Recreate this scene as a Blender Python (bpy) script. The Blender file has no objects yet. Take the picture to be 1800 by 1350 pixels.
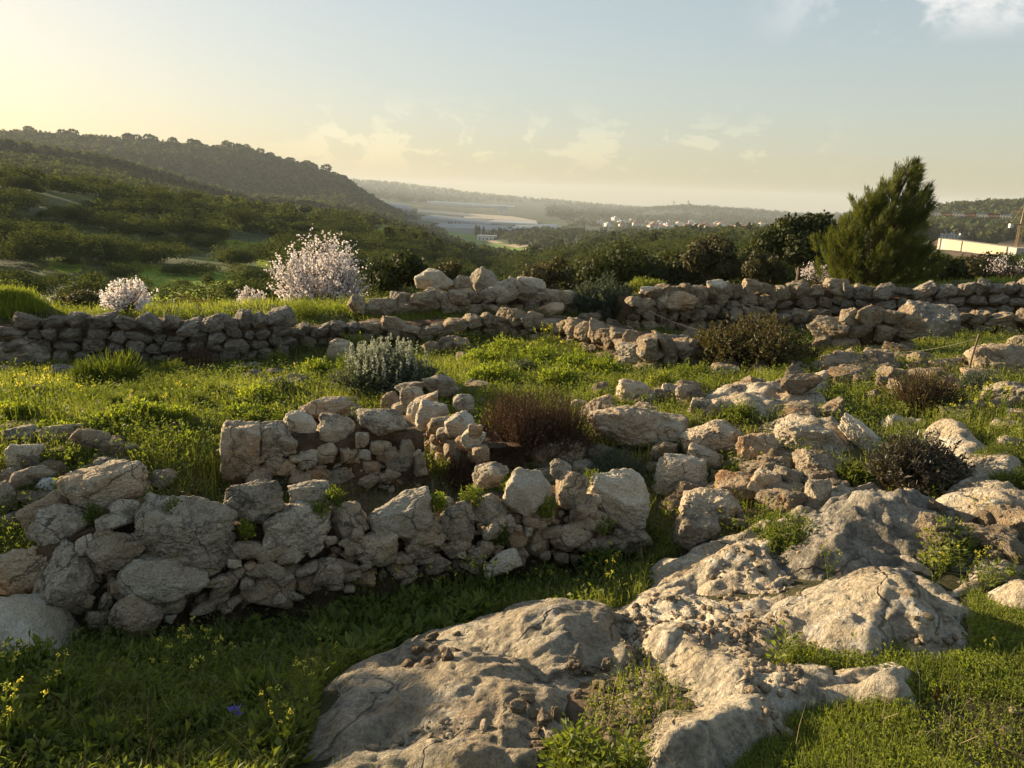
import bpy, bmesh, math, random
import numpy as np
from mathutils import Vector, Matrix
rng = np.random.default_rng(7)
random.seed(7)
R_ = math.radians
# ------------------------------------------------------------------ camera
F_PX, CX, CY = 1352.0, 900.0, 675.0
PITCH, ROLL, EYE = R_(13.84), R_(2.0), 1.6
C0 = np.array([0, 0, EYE])
FW = np.array([0, math.cos(PITCH), -math.sin(PITCH)])
R0 = np.array([1.0, 0, 0]); U0 = np.array([0, math.sin(PITCH), math.cos(PITCH)])
RT = math.cos(ROLL) * R0 + math.sin(ROLL) * U0
UP = -math.sin(ROLL) * R0 + math.cos(ROLL) * U0
sc = bpy.context.scene
col = sc.collection
cd = bpy.data.cameras.new('camera'); cam = bpy.data.objects.new('camera', cd); col.objects.link(cam)
cd.sensor_width = 36; cd.lens = F_PX / 1800 * 36; cd.clip_start = 0.05; cd.clip_end = 40000
M = Matrix(((RT[0], UP[0], -FW[0]), (RT[1], UP[1], -FW[1]), (RT[2], UP[2], -FW[2]))).to_4x4()
M.translation = Vector(C0); cam.matrix_world = M
sc.camera = cam
# ------------------------------------------------------------------ light
SUN_AZ, SUN_EL = R_(-58), R_(10.5)
sv = Vector((math.sin(SUN_AZ) * math.cos(SUN_EL), math.cos(SUN_AZ) * math.cos(SUN_EL), math.sin(SUN_EL)))
sl = bpy.data.lights.new('sun', 'SUN'); sl.energy = 5.0; sl.angle = R_(0.6); sl.color = (1.0, 0.80, 0.52)
so = bpy.data.objects.new('sun', sl); col.objects.link(so); so.rotation_euler = sv.to_track_quat('Z', 'Y').to_euler()
so.location = (-40, 30, 60)
W = bpy.data.worlds.new('World'); sc.world = W; W.use_nodes = True
SKY_STRENGTH = 0.11
HAZE = 0.00012
sc.view_settings.view_transform = 'Standard'; sc.view_settings.look = 'None'; sc.view_settings.gamma = 1
sc.view_settings.exposure = 1.55
sc.render.engine = 'CYCLES'
cy = sc.cycles
cy.max_bounces = 6; cy.diffuse_bounces = 3; cy.glossy_bounces = 1; cy.transmission_bounces = 3; cy.volume_bounces = 1
cy.transparent_max_bounces = 6; cy.use_denoising = True; cy.caustics_reflective = False; cy.caustics_refractive = False
cy.sample_clamp_indirect = 4.0
try:
    cy.denoiser = 'OPENIMAGEDENOISE'; cy.denoising_prefilter = 'ACCURATE'; cy.denoising_input_passes = 'RGB_ALBEDO_NORMAL'
except Exception: pass

class NT:
    def __init__(s, tree): s.t = tree; s.n = tree.nodes; s.l = tree.links
    def new(s, typ, **kw):
        nd = s.n.new(typ)
        for k, v in kw.items():
            if k in nd.inputs.keys() or isinstance(k, int): nd.inputs[k].default_value = v
            else: setattr(nd, k, v)
        return nd
    def link(s, a, b): s.l.new(a, b)
    def val(s, sock, v):
        if hasattr(v, 'links') or isinstance(v, bpy.types.NodeSocket): s.link(v, sock)
        elif v is not None: sock.default_value = v
    def math(s, op, a, b=None, c=None, clamp=False):
        nd = s.n.new('ShaderNodeMath'); nd.operation = op; nd.use_clamp = clamp
        for i, v in enumerate((a, b, c)):
            if v is not None: s.val(nd.inputs[i], v)
        return nd.outputs[0]
    def mix(s, fac, a, b, mode='MIX'):
        nd = s.n.new('ShaderNodeMix'); nd.data_type = 'RGBA'; nd.blend_type = mode
        s.val(nd.inputs[0], fac)
        for i, v in ((6, a), (7, b)):
            if isinstance(v, (tuple, list)): nd.inputs[i].default_value = (*v[:3], 1)
            else: s.link(v, nd.inputs[i])
        return nd.outputs[2]
    def noise(s, vec, scale, detail=4, rough=0.55, dist=0.0, lac=2.0):
        nd = s.n.new('ShaderNodeTexNoise'); nd.inputs['Scale'].default_value = scale; nd.inputs['Detail'].default_value = detail
        nd.inputs['Roughness'].default_value = rough; nd.inputs['Distortion'].default_value = dist
        if vec is not None: s.link(vec, nd.inputs['Vector'])
        return nd.outputs[0]
    def rmp(s, v, a, b, lo=0.0, hi=1.0, smooth=True):
        nd = s.n.new('ShaderNodeMapRange'); nd.interpolation_type = 'SMOOTHSTEP' if smooth else 'LINEAR'
        s.link(v, nd.inputs[0])
        for i, x in enumerate((a, b, lo, hi)): nd.inputs[i + 1].default_value = x
        return nd.outputs[0]

# world: Nishita sky, tone-compressed, with low procedural clouds fixed in sky directions
w = NT(W.node_tree)
for nd in list(w.n): w.n.remove(nd)
sky = w.new('ShaderNodeTexSky'); sky.sky_type = 'NISHITA'; sky.sun_disc = False
sky.sun_elevation = SUN_EL; sky.sun_rotation = SUN_AZ
sky.air_density = 1.2; sky.dust_density = 2.2; sky.ozone_density = 1.5; sky.altitude = 300
tc = w.new('ShaderNodeTexCoord'); gv = tc.outputs['Generated']
sep = w.new('ShaderNodeSeparateXYZ'); w.link(gv, sep.inputs[0])
el = sep.outputs[2]
# cumulus row near the horizon + high white puffs at the upper right
mp = w.new('ShaderNodeMapping'); w.link(gv, mp.inputs[0]); mp.inputs['Scale'].default_value = (1, 1, 1.7)
n1 = w.noise(mp.outputs[0], 15.0, 9, 0.62, 0.35)
az = w.math('ARCTAN2', sep.outputs[0], sep.outputs[1])
band = w.math('MULTIPLY', w.rmp(el, 0.012, 0.05), w.rmp(el, 0.125, 0.06))
azm = w.math('MULTIPLY', w.rmp(az, -0.34, -0.2), w.rmp(az, 0.42, 0.3))
c1 = w.math('MULTIPLY', w.rmp(n1, 0.515, 0.575), w.math('MULTIPLY', band, azm))
n2 = w.noise(mp.outputs[0], 8.0, 9, 0.6, 0.4)
c2 = w.math('MULTIPLY', w.rmp(n2, 0.45, 0.57), w.math('MULTIPLY', w.rmp(el, 0.165, 0.205), w.rmp(az, 0.24, 0.42)))
c2 = w.math('MULTIPLY', c2, w.rmp(el, 0.36, 0.3))
gam = w.new('ShaderNodeGamma'); gam.inputs[1].default_value = 0.40
w.link(sky.outputs[0], gam.inputs[0])
skc = w.mix(1.0, gam.outputs[0], (1.24, 1.25, 1.27), 'MULTIPLY')
hs = w.new('ShaderNodeHueSaturation'); hs.inputs['Saturation'].default_value = 1.38; w.link(skc, hs.inputs['Color']); skc = hs.outputs[0]
brt = w.mix(1.0, skc, (1.35, 1.28, 1.18), 'MULTIPLY')
skc = w.mix(w.math('MULTIPLY', c1, 0.6), skc, brt)
skc = w.mix(w.math('MULTIPLY', c2, 0.75), skc, (3.3, 3.2, 3.1))
bg = w.new('ShaderNodeBackground'); w.link(skc, bg.inputs[0]); bg.inputs[1].default_value = SKY_STRENGTH
wo = w.new('ShaderNodeOutputWorld'); w.link(bg.outputs[0], wo.inputs[0])

# ------------------------------------------------------------------ numpy helpers
def ray(px, py):
    px = np.asarray(px, float); py = np.asarray(py, float)
    return FW + ((px - CX) / F_PX)[..., None] * RT - ((py - CY) / F_PX)[..., None] * UP
def project(P):
    d = P - C0; z = d @ FW; z = np.where(np.abs(z) < 1e-6, 1e-6, z)
    return CX + F_PX * (d @ RT) / z, CY - F_PX * (d @ UP) / z, z
_pm = np.random.default_rng(3).permutation(512)
_pm = np.concatenate([_pm, _pm, _pm])
_gr = np.random.default_rng(4).normal(size=(512, 3)); _gr /= np.linalg.norm(_gr, axis=1)[:, None]
def perlin(P):
    P = np.asarray(P, float); I = np.floor(P).astype(int); f = P - I; I = I & 255
    u = f * f * f * (f * (f * 6 - 15) + 10)
    out = 0
    for dx in (0, 1):
        wx = u[:, 0] if dx else 1 - u[:, 0]
        for dy in (0, 1):
            wy = u[:, 1] if dy else 1 - u[:, 1]
            for dz in (0, 1):
                wz = u[:, 2] if dz else 1 - u[:, 2]
                h = _pm[_pm[_pm[I[:, 0] + dx] + I[:, 1] + dy] + I[:, 2] + dz]
                g = _gr[h]
                out = out + wx * wy * wz * (g[:, 0] * (f[:, 0] - dx) + g[:, 1] * (f[:, 1] - dy) + g[:, 2] * (f[:, 2] - dz))
    return out * 1.5
def fbm(P, oct=4, gain=0.5, ridged=False):
    a, s, o = 1.0, 1.0, 0
    for k in range(oct):
        v = perlin(P * s + 17.3 * k)
        if ridged: v = 0.5 - np.abs(v) * 1.4
        o = o + a * v; a *= gain; s *= 2.03
    return o
def sstep(a, b, x):
    t = np.clip((x - a) / (b - a), 0, 1); return t * t * (3 - 2 * t)
def inpoly(x, y, poly):
    poly = np.asarray(poly, float); r = np.zeros(np.shape(x), bool); n = len(poly)
    for i in range(n):
        x0, y0 = poly[i]; x1, y1 = poly[(i + 1) % n]
        if y0 == y1: continue
        c = ((y0 > y) != (y1 > y)) & (x < (x1 - x0) * (y - y0) / (y1 - y0) + x0); r ^= c
    return r
def sdpoly(x, y, poly):
    poly = np.asarray(poly, float); d = np.full(np.shape(x), 1e9); n = len(poly)
    for i in range(n):
        a = poly[i]; b = poly[(i + 1) % n]; e = b - a
        t = np.clip(((x - a[0]) * e[0] + (y - a[1]) * e[1]) / (e @ e + 1e-12), 0, 1)
        d = np.minimum(d, np.hypot(x - a[0] - t * e[0], y - a[1] - t * e[1]))
    return np.where(inpoly(x, y, poly), d, -d)

# ------------------------------------------------------------------ terrain heights
CTRL = [(900,1350,1.66),(300,1345,1.86),(0,1345,1.85),(1500,1345,1.50),(1800,1345,1.48),(600,1250,1.86),(300,1200,2.05),(0,1190,2.05),
 (900,1150,1.86),(1200,1200,1.68),(1500,1200,1.56),(1790,1150,1.53),(250,1120,2.28),(420,1085,2.32),(600,1060,2.34),(800,1035,2.32),(1000,1005,2.28),(1130,990,2.18),
 (700,1140,2.2),(480,1180,2.15),(1250,1050,1.82),(1500,1050,1.66),(1700,1000,1.70),(1400,930,1.78),(1600,880,1.74),(1790,950,1.64),(20,950,2.15),(-300,1000,2.1),(-300,1300,1.9),
 (650,885,2.12),(560,850,2.16),(800,850,2.12),(700,830,2.2),(300,830,1.92),(150,800,1.88),(0,850,2.0),(-300,800,2.0),(100,720,2.12),(400,720,2.1),(300,665,2.45),(100,655,2.5),(500,660,2.4),
 (600,705,2.15),(700,655,2.33),(900,700,2.1),(950,650,2.25),(1100,690,2.0),(1300,700,1.85),(1500,720,1.75),(1700,730,1.66),(1790,800,1.6),(2100,800,1.5),(2100,1100,1.5),(1300,760,1.87),
 (1080,800,2.02),(1100,860,2.12),(1180,910,2.1),(1600,650,1.87),(1790,660,1.72),(1300,640,2.1),(1450,635,2.0),(900,612,2.36),(700,612,2.45),(1050,640,2.25),(1250,585,2.5),(1400,600,2.3),(1700,595,2.1),(1790,575,2.15),
 (300,640,2.6),(100,640,2.6),(480,625,2.55),(300,562,2.25),(100,570,2.25),(480,560,2.2),(650,548,2.15),(820,545,2.1),(960,540,2.12),(1135,497,1.85),(1050,520,2.05),(1250,508,2.05),(1500,502,2.2),(1700,495,2.3),(1790,490,2.3),
 (300,585,3.6),(0,585,3.6),(600,570,3.4),(820,530,2.6),(2100,700,1.6),(2100,560,2.1),(-300,640,2.6)]
_c = np.array(CTRL); _r = ray(_c[:, 0], _c[:, 1]); _t = -_c[:, 2] / _r[:, 2]
CP = C0 + _r * _t[:, None]
CP = np.vstack([CP, [(0, 0, 0.02), (-3, 0, -0.1), (3, 0, 0.05), (0, -4, 0.1), (-6, -4, 0), (6, -4, 0.1)]])
def _k(d2): return np.where(d2 > 1e-12, 0.5 * d2 * np.log(d2 + 1e-20), 0)
_n = len(CP); _K = _k(((CP[:, None, :2] - CP[None, :, :2]) ** 2).sum(-1)) + np.eye(_n) * 0.02
_Pm = np.hstack([np.ones((_n, 1)), CP[:, :2]])
_A = np.block([[_K, _Pm], [_Pm.T, np.zeros((3, 3))]])
_sol = np.linalg.solve(_A, np.concatenate([CP[:, 2], np.zeros(3)]))
def z_near(x, y):
    o = _sol[_n] + _sol[_n + 1] * x + _sol[_n + 2] * y
    for i in range(_n): o = o + _sol[i] * _k((x - CP[i, 0]) ** 2 + (y - CP[i, 1]) ** 2)
    return o
RK = np.array([18, 24, 32, 45, 60, 80, 100, 130, 170, 230, 320, 450, 600, 800, 1000, 1300, 1800, 2500, 3500, 5000, 9000], float)
PROF = {
 -500:[600,600,595,570,540,500,470,430,390,370,350,310,275,275,250,225,255,275,285,290,292],  # unseen slope left of view, lowered to let sun onto the hillside
 0:[590,585,585,548,522,482,442,385,316,330,335,300,269,285,270,236,270,300,305,308,310],
 200:[590,585,582,552,522,482,447,400,341,350,350,322,297,305,288,251,285,310,312,314,316],
 430:[590,585,582,555,520,485,455,420,392,374,378,372,364,366,345,263,300,322,322,322,324],
 600:[585,580,575,560,532,502,472,445,418,398,382,377,384,380,355,312,340,348,338,316,326],
 690:[580,580,575,565,542,512,484,458,434,414,402,404,410,398,384,379,368,356,344,322,328],
 770:[560,575,575,572,552,528,503,480,455,442,434,434,434,412,402,394,380,366,352,332,338],
 850:[545,570,575,575,562,542,522,502,480,470,463,460,450,428,414,402,387,373,360,343,349],
 950:[540,560,570,565,552,532,513,494,474,462,452,446,438,420,411,403,389,377,366,351,355],
 1100:[525,530,545,545,528,506,488,468,452,440,430,424,422,418,412,405,396,386,375,365,366],
 1200:[515,520,530,535,520,498,480,462,446,430,418,414,418,416,413,410,402,391,362,372,370],
 1400:[508,508,515,525,510,486,468,452,440,428,420,415,418,416,413,410,404,395,378,382,376],
 1540:[505,502,508,510,498,478,464,452,444,434,426,420,418,410,395,398,398,392,380,384,382],
 1660:[500,498,503,505,498,480,466,450,435,431,428,426,422,398,371,390,395,392,384,386,386],
 1800:[495,492,496,498,490,478,468,460,453,450,448,440,428,396,361,380,390,390,388,390,390],
 2300:[500,500,500,500,495,485,478,470,465,460,455,445,430,400,350,380,395,400,405,405,405]}
_cols = sorted(PROF); _az = []; _zt = []
LR = np.linspace(math.log(RK[0]), math.log(RK[-1]), 500)
for c in _cols:
    rr = ray(np.full(len(RK), c), np.array(PROF[c])); hr = np.hypot(rr[:, 0], rr[:, 1])
    zz = EYE + rr[:, 2] / hr * RK
    _az.append(math.atan2(*ray(np.array([c]), np.array([400]))[0][:2]))
    el_ = np.interp(LR, np.log(RK), zz / RK)
    ker = np.hanning(17); ker /= ker.sum()
    el_s = np.convolve(np.pad(el_, 8, mode='edge'), ker, 'valid')
    _zt.append(el_s)
_az = np.array(_az); _zt = np.array(_zt)
AZG = np.linspace(_az[0], _az[-1], 400)
TAB = np.array([np.interp(AZG, _az, _zt[:, j]) for j in range(len(LR))]).T
ker = np.hanning(19); ker /= ker.sum()
TAB = np.apply_along_axis(lambda v: np.convolve(np.pad(v, 9, mode='edge'), ker, 'valid'), 0, TAB)
def z_far(x, y):
    r = np.hypot(x, y); a = np.arctan2(x, y)
    i = np.clip((a - AZG[0]) / (AZG[-1] - AZG[0]), 0, 1) * (len(AZG) - 1.001); j = np.clip((np.log(np.maximum(r, 1)) - LR[0]) / (LR[-1] - LR[0]), 0, 1) * (len(LR) - 1.001)
    i0 = i.astype(int); j0 = j.astype(int); fi = i - i0; fj = j - j0
    e = (TAB[i0, j0] * (1 - fi) + TAB[i0 + 1, j0] * fi) * (1 - fj) + (TAB[i0, j0 + 1] * (1 - fi) + TAB[i0 + 1, j0 + 1] * fi) * fj
    return e * np.clip(r, 18, 9000)
def zT(x, y):
    x = np.asarray(x, float); y = np.asarray(y, float); sh = x.shape; x = x.ravel(); y = y.ravel()
    r = np.hypot(x, y); wgt = sstep(15, 21, r); z = np.zeros_like(x)
    m = wgt < 1
    if m.any(): z[m] += (1 - wgt[m]) * z_near(x[m], y[m])
    m = wgt > 0
    if m.any():
        back = sstep(1.3, 2.2, np.abs(np.arctan2(x[m], y[m])))
        zf = z_far(x[m], y[m]) * (1 - back) + back * (-0.05 * np.minimum(r[m], 600))
        P = np.stack([x[m], y[m], np.zeros(m.sum())], 1)
        zf = zf + perlin(P / 28.0) * np.minimum(r[m] * 0.006, 1.5) + perlin(P / 140.0) * np.minimum(r[m] * 0.004, 4)
        z[m] += wgt[m] * zf
    P = np.stack([x, y, np.zeros_like(x)], 1)
    z = z + 0.75 * np.exp(-((x + 7.6) ** 2 + (y - 11.3) ** 2) / (2 * 0.55 ** 2))      # grassy bank at the wall's left end
    nearm = sstep(40, 15, r)
    if (nearm > 0).any(): z = z + nearm * (perlin(P * 1.7) * 0.03 + perlin(P * 6) * 0.012)
    return z.reshape(sh)
TS = np.exp(np.linspace(math.log(0.8), math.log(9500), 1500))
def hit(px, py):
    """where the view ray through a photo pixel first meets the ground"""
    px = np.atleast_1d(np.asarray(px, float)); py = np.atleast_1d(np.asarray(py, float))
    out = np.zeros((len(px), 3))
    for k in range(len(px)):
        d = ray(px[k], py[k]); pts = C0 + d * TS[:, None]
        g = pts[:, 2] - zT(pts[:, 0], pts[:, 1]); s = np.where(g < 0)[0]
        if len(s) == 0: out[k] = pts[-1]; continue
        i = s[0]
        if i == 0: out[k] = pts[0]; continue
        t = g[i - 1] / (g[i - 1] - g[i]); p = pts[i - 1] * (1 - t) + pts[i] * t; out[k] = p
    return out
def hit1(px, py): return hit([px], [py])[0]

# ------------------------------------------------------------------ object helpers
def tag(o, label=None, cat=None, group=None, kind=None):
    if label: o['label'] = label
    if cat: o['category'] = cat
    if group: o['group'] = group
    if kind: o['kind'] = kind
    return o
def empty(name, loc):
    o = bpy.data.objects.new(name, None); col.objects.link(o); o.location = [float(v) for v in loc]; o.empty_display_size = 0.1; return o
def mesh(name, V, F, mat, smooth=True, attr=None):
    me = bpy.data.meshes.new(name); V = np.ascontiguousarray(V, np.float32)
    Fs = F if isinstance(F, (list, tuple)) else [F]
    Fs = [np.asarray(f, np.int32) for f in Fs if len(f)]
    me.vertices.add(len(V)); me.vertices.foreach_set('co', V.ravel())
    nl = sum(f.size for f in Fs); npoly = sum(len(f) for f in Fs)
    me.loops.add(nl); me.polygons.add(npoly)
    me.loops.foreach_set('vertex_index', np.concatenate([f.ravel() for f in Fs]))
    cnt = np.concatenate([np.full(len(f), f.shape[1], np.int32) for f in Fs])
    st = np.concatenate([[0], np.cumsum(cnt)[:-1]]).astype(np.int32)
    me.polygons.foreach_set('loop_start', st)
    me.polygons.foreach_set('use_smooth', np.full(npoly, bool(smooth)))
    if attr is not None:
        for k, a in attr.items():
            a = np.asarray(a, np.float32)
            if a.ndim == 1:
                at = me.attributes.new(k, 'FLOAT', 'POINT'); at.data.foreach_set('value', a)
            else:
                at = me.attributes.new(k, 'FLOAT_COLOR', 'POINT')
                at.data.foreach_set('color', np.hstack([a, np.ones((len(a), 1), np.float32)]).ravel().astype(np.float32))
    me.update(calc_edges=True); me.validate()
    if mat is not None: me.materials.append(mat)
    return me
def obj(name, me, parent=None, loc=None):
    o = bpy.data.objects.new(name, me); col.objects.link(o)
    if loc is not None: o.location = [float(v) for v in loc]
    if parent is not None: o.parent = parent
    return o
_ico = {}
def ico(n):
    if n not in _ico:
        bm = bmesh.new(); bmesh.ops.create_icosphere(bm, subdivisions=n, radius=1)
        V = np.array([v.co[:] for v in bm.verts]); F = np.array([[v.index for v in f.verts] for f in bm.faces]); bm.free(); _ico[n] = (V, F)
    return _ico[n]

# ------------------------------------------------------------------ materials
def new_mat(name):
    m = bpy.data.materials.new(name); m.use_nodes = True; t = NT(m.node_tree)
    for nd in list(t.n): t.n.remove(nd)
    out = t.new('ShaderNodeOutputMaterial'); return m, t, out
def rock_mat(name, tan, pale, lich, ochre, scale=1.0, lich_lo=0.5, och_lo=0.56, bump=1.0, white=0.62):
    m, t, out = new_mat(name)
    tcn = t.new('ShaderNodeTexCoord'); oi = t.new('ShaderNodeObjectInfo')
    off = t.new('ShaderNodeVectorMath', operation='MULTIPLY_ADD')
    t.link(tcn.outputs['Object'], off.inputs[0]); off.inputs[1].default_value = (scale,) * 3
    cmb = t.new('ShaderNodeCombineXYZ')
    r100 = t.math('MULTIPLY', oi.outputs['Random'], 97.0); t.link(r100, cmb.inputs[0]); t.link(t.math('MULTIPLY', oi.outputs['Random'], 53.0), cmb.inputs[1])
    t.link(cmb.outputs[0], off.inputs[2]); v = off.outputs[0]
    a = t.noise(v, 3.2, 7, 0.62, 0.3); b = t.noise(v, 7.0, 8, 0.68, 0.5); c = t.noise(v, 2.1, 5, 0.6, 0.6); d = t.noise(v, 60.0, 5, 0.75); e = t.noise(v, 5.0, 6, 0.6, 0.9)
    base = t.mix(t.rmp(a, 0.36, 0.66), tan, pale)
    base = t.mix(t.math('MULTIPLY', t.rmp(c, och_lo, och_lo + 0.16), 0.75), base, ochre)
    base = t.mix(t.math('MULTIPLY', t.rmp(e, white, white + 0.1), 0.6), base, (0.62, 0.58, 0.52))
    lf = t.math('MULTIPLY', t.rmp(b, lich_lo, lich_lo + 0.13), t.rmp(t.noise(v, 22.0, 4, 0.7), 0.32, 0.55))
    base = t.mix(t.math('MULTIPLY', lf, 0.75), base, lich)
    wv = t.new('ShaderNodeVectorMath', operation='ADD'); nz_ = t.new('ShaderNodeTexNoise'); nz_.inputs['Scale'].default_value = 2.6; nz_.inputs['Detail'].default_value = 5; t.link(v, nz_.inputs['Vector'])
    sc_ = t.new('ShaderNodeVectorMath', operation='SCALE'); t.link(nz_.outputs['Color'], sc_.inputs[0]); sc_.inputs['Scale'].default_value = 0.55; t.link(v, wv.inputs[0]); t.link(sc_.outputs[0], wv.inputs[1])
    vc = t.new('ShaderNodeTexVoronoi', feature='DISTANCE_TO_EDGE'); vc.inputs['Scale'].default_value = 1.7; t.link(wv.outputs[0], vc.inputs['Vector'])
    crk = t.math('MULTIPLY', t.rmp(vc.outputs['Distance'], 0.0, 0.014, 1.0, 0.0), t.rmp(t.noise(v, 1.9, 3, 0.6), 0.43, 0.56))
    base = t.mix(t.math('MULTIPLY', crk, 0.5), base, (0.06, 0.045, 0.032))
    spk = t.rmp(d, 0.28, 0.72, 0.5, 1.42, False)
    vcol = t.new('ShaderNodeCombineColor'); [t.link(spk, vcol.inputs[i]) for i in range(3)]
    base = t.mix(1.0, base, vcol.outputs[0], 'MULTIPLY')
    rv = t.math('MULTIPLY_ADD', oi.outputs['Random'], 0.45, 0.78)
    vc2 = t.new('ShaderNodeCombineColor'); [t.link(rv, vc2.inputs[i]) for i in range(3)]
    base = t.mix(1.0, base, vc2.outputs[0], 'MULTIPLY')
    h = t.math('ADD', t.math('MULTIPLY', t.noise(v, 9.0, 8, 0.66), 0.05), t.math('MULTIPLY', t.noise(v, 38.0, 6, 0.7), 0.016))
    vo = t.new('ShaderNodeTexVoronoi'); vo.inputs['Scale'].default_value = 26.0; t.link(v, vo.inputs['Vector'])
    h = t.math('ADD', h, t.math('MULTIPLY', t.rmp(vo.outputs['Distance'], 0.0, 0.35), 0.010))
    h = t.math('SUBTRACT', h, t.math('MULTIPLY', crk, 0.02))
    bp = t.new('ShaderNodeBump'); bp.inputs['Strength'].default_value = 1.0; bp.inputs['Distance'].default_value = 1.35 * bump / scale; t.link(h, bp.inputs['Height'])
    p = t.new('ShaderNodeBsdfPrincipled'); t.link(base, p.inputs['Base Color']); p.inputs['Roughness'].default_value = 0.93
    p.inputs['Specular IOR Level'].default_value = 0.15
    t.link(bp.outputs[0], p.inputs['Normal']); t.link(p.outputs[0], out.inputs[0]); return m
TAN, PALE, LICH, OCH = (0.37, 0.275, 0.175), (0.48, 0.39, 0.275), (0.135, 0.118, 0.092), (0.42, 0.25, 0.12)
MR = {
 'stone': rock_mat('weathered_limestone', TAN, PALE, LICH, OCH, 1.6),
 'grey': rock_mat('grey_lichened_limestone', (0.36, 0.29, 0.20), (0.46, 0.39, 0.29), (0.11, 0.097, 0.077), OCH, 1.6, 0.46, 0.66),
 'ochre': rock_mat('ochre_limestone', (0.41, 0.28, 0.165), (0.48, 0.37, 0.25), LICH, (0.34, 0.18, 0.08), 1.6, 0.56, 0.48),
 'pale': rock_mat('pale_broken_limestone', (0.47, 0.385, 0.27), (0.57, 0.50, 0.39), (0.22, 0.2, 0.17), OCH, 1.6, 0.6, 0.6),
 'block': rock_mat('wall_block_limestone', (0.38, 0.28, 0.175), (0.48, 0.385, 0.265), (0.12, 0.108, 0.09), OCH, 0.55, 0.50, 0.54),
 'blockdark': rock_mat('greyer_wall_limestone', (0.34, 0.27, 0.195), (0.44, 0.375, 0.29), (0.14, 0.125, 0.1), OCH, 0.55, 0.46, 0.58),  # greyer, slightly darker wall stone with more lichen
 'bed': rock_mat('bedrock_limestone', (0.42, 0.335, 0.225), (0.54, 0.46, 0.34), (0.15, 0.133, 0.108), (0.42, 0.28, 0.16), 0.8, 0.495, 0.57, 1.3, 0.55),
 'beddark': rock_mat('dark_bedrock_limestone', (0.36, 0.30, 0.225), (0.47, 0.415, 0.33), (0.12, 0.108, 0.09), (0.30, 0.2, 0.12), 0.8, 0.43, 0.66, 1.2, 0.6),
 'plaster': rock_mat('white_chalk', (0.6, 0.57, 0.52), (0.7, 0.68, 0.64), (0.4, 0.38, 0.35), (0.5, 0.42, 0.32), 1.6, 0.7, 0.7),
}
def soil_mat():
    m, t, out = new_mat('dark_soil'); tcn = t.new('ShaderNodeTexCoord'); v = tcn.outputs['Object']
    a = t.noise(v, 6, 8, 0.7); b = t.noise(v, 40, 5, 0.7)
    base = t.mix(t.rmp(a, 0.35, 0.68), (0.07, 0.045, 0.027), (0.17, 0.11, 0.065))
    base = t.mix(t.rmp(b, 0.6, 0.72), base, (0.27, 0.21, 0.15))
    bp = t.new('ShaderNodeBump'); bp.inputs['Distance'].default_value = 0.06; t.link(t.math('ADD', t.noise(v, 14, 8, 0.7), t.math('MULTIPLY', b, 0.3)), bp.inputs['Height'])
    p = t.new('ShaderNodeBsdfPrincipled'); t.link(base, p.inputs['Base Color']); p.inputs['Roughness'].default_value = 0.95; p.inputs['Specular IOR Level'].default_value = 0.1
    t.link(bp.outputs[0], p.inputs['Normal']); t.link(p.outputs[0], out.inputs[0]); return m
MS = soil_mat()
def leaf_mat(name, c0, c1, trans=0.4, tcol=None, rough=0.6, spec=0.2):
    """leaf colour varies from plant to plant through the tint attribute"""
    m, t, out = new_mat(name); at = t.new('ShaderNodeAttribute', attribute_name='tint')
    oi = t.new('ShaderNodeObjectInfo')
    f = t.math('ADD', at.outputs['Fac'], t.math('MULTIPLY_ADD', oi.outputs['Random'], 0.3, -0.15), clamp=True)
    base = t.mix(f, c0, c1)
    p = t.new('ShaderNodeBsdfPrincipled'); t.link(base, p.inputs['Base Color']); p.inputs['Roughness'].default_value = rough; p.inputs['Specular IOR Level'].default_value = spec
    tr = t.new('ShaderNodeBsdfTranslucent')
    tb = t.mix(1.0, base, tcol or (1.3, 1.35, 0.5), 'MULTIPLY'); t.link(tb, tr.inputs[0])
    mx = t.new('ShaderNodeMixShader'); mx.inputs[0].default_value = trans; t.link(p.outputs[0], mx.inputs[1]); t.link(tr.outputs[0], mx.inputs[2])
    t.link(mx.outputs[0], out.inputs[0]); return m
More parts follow.
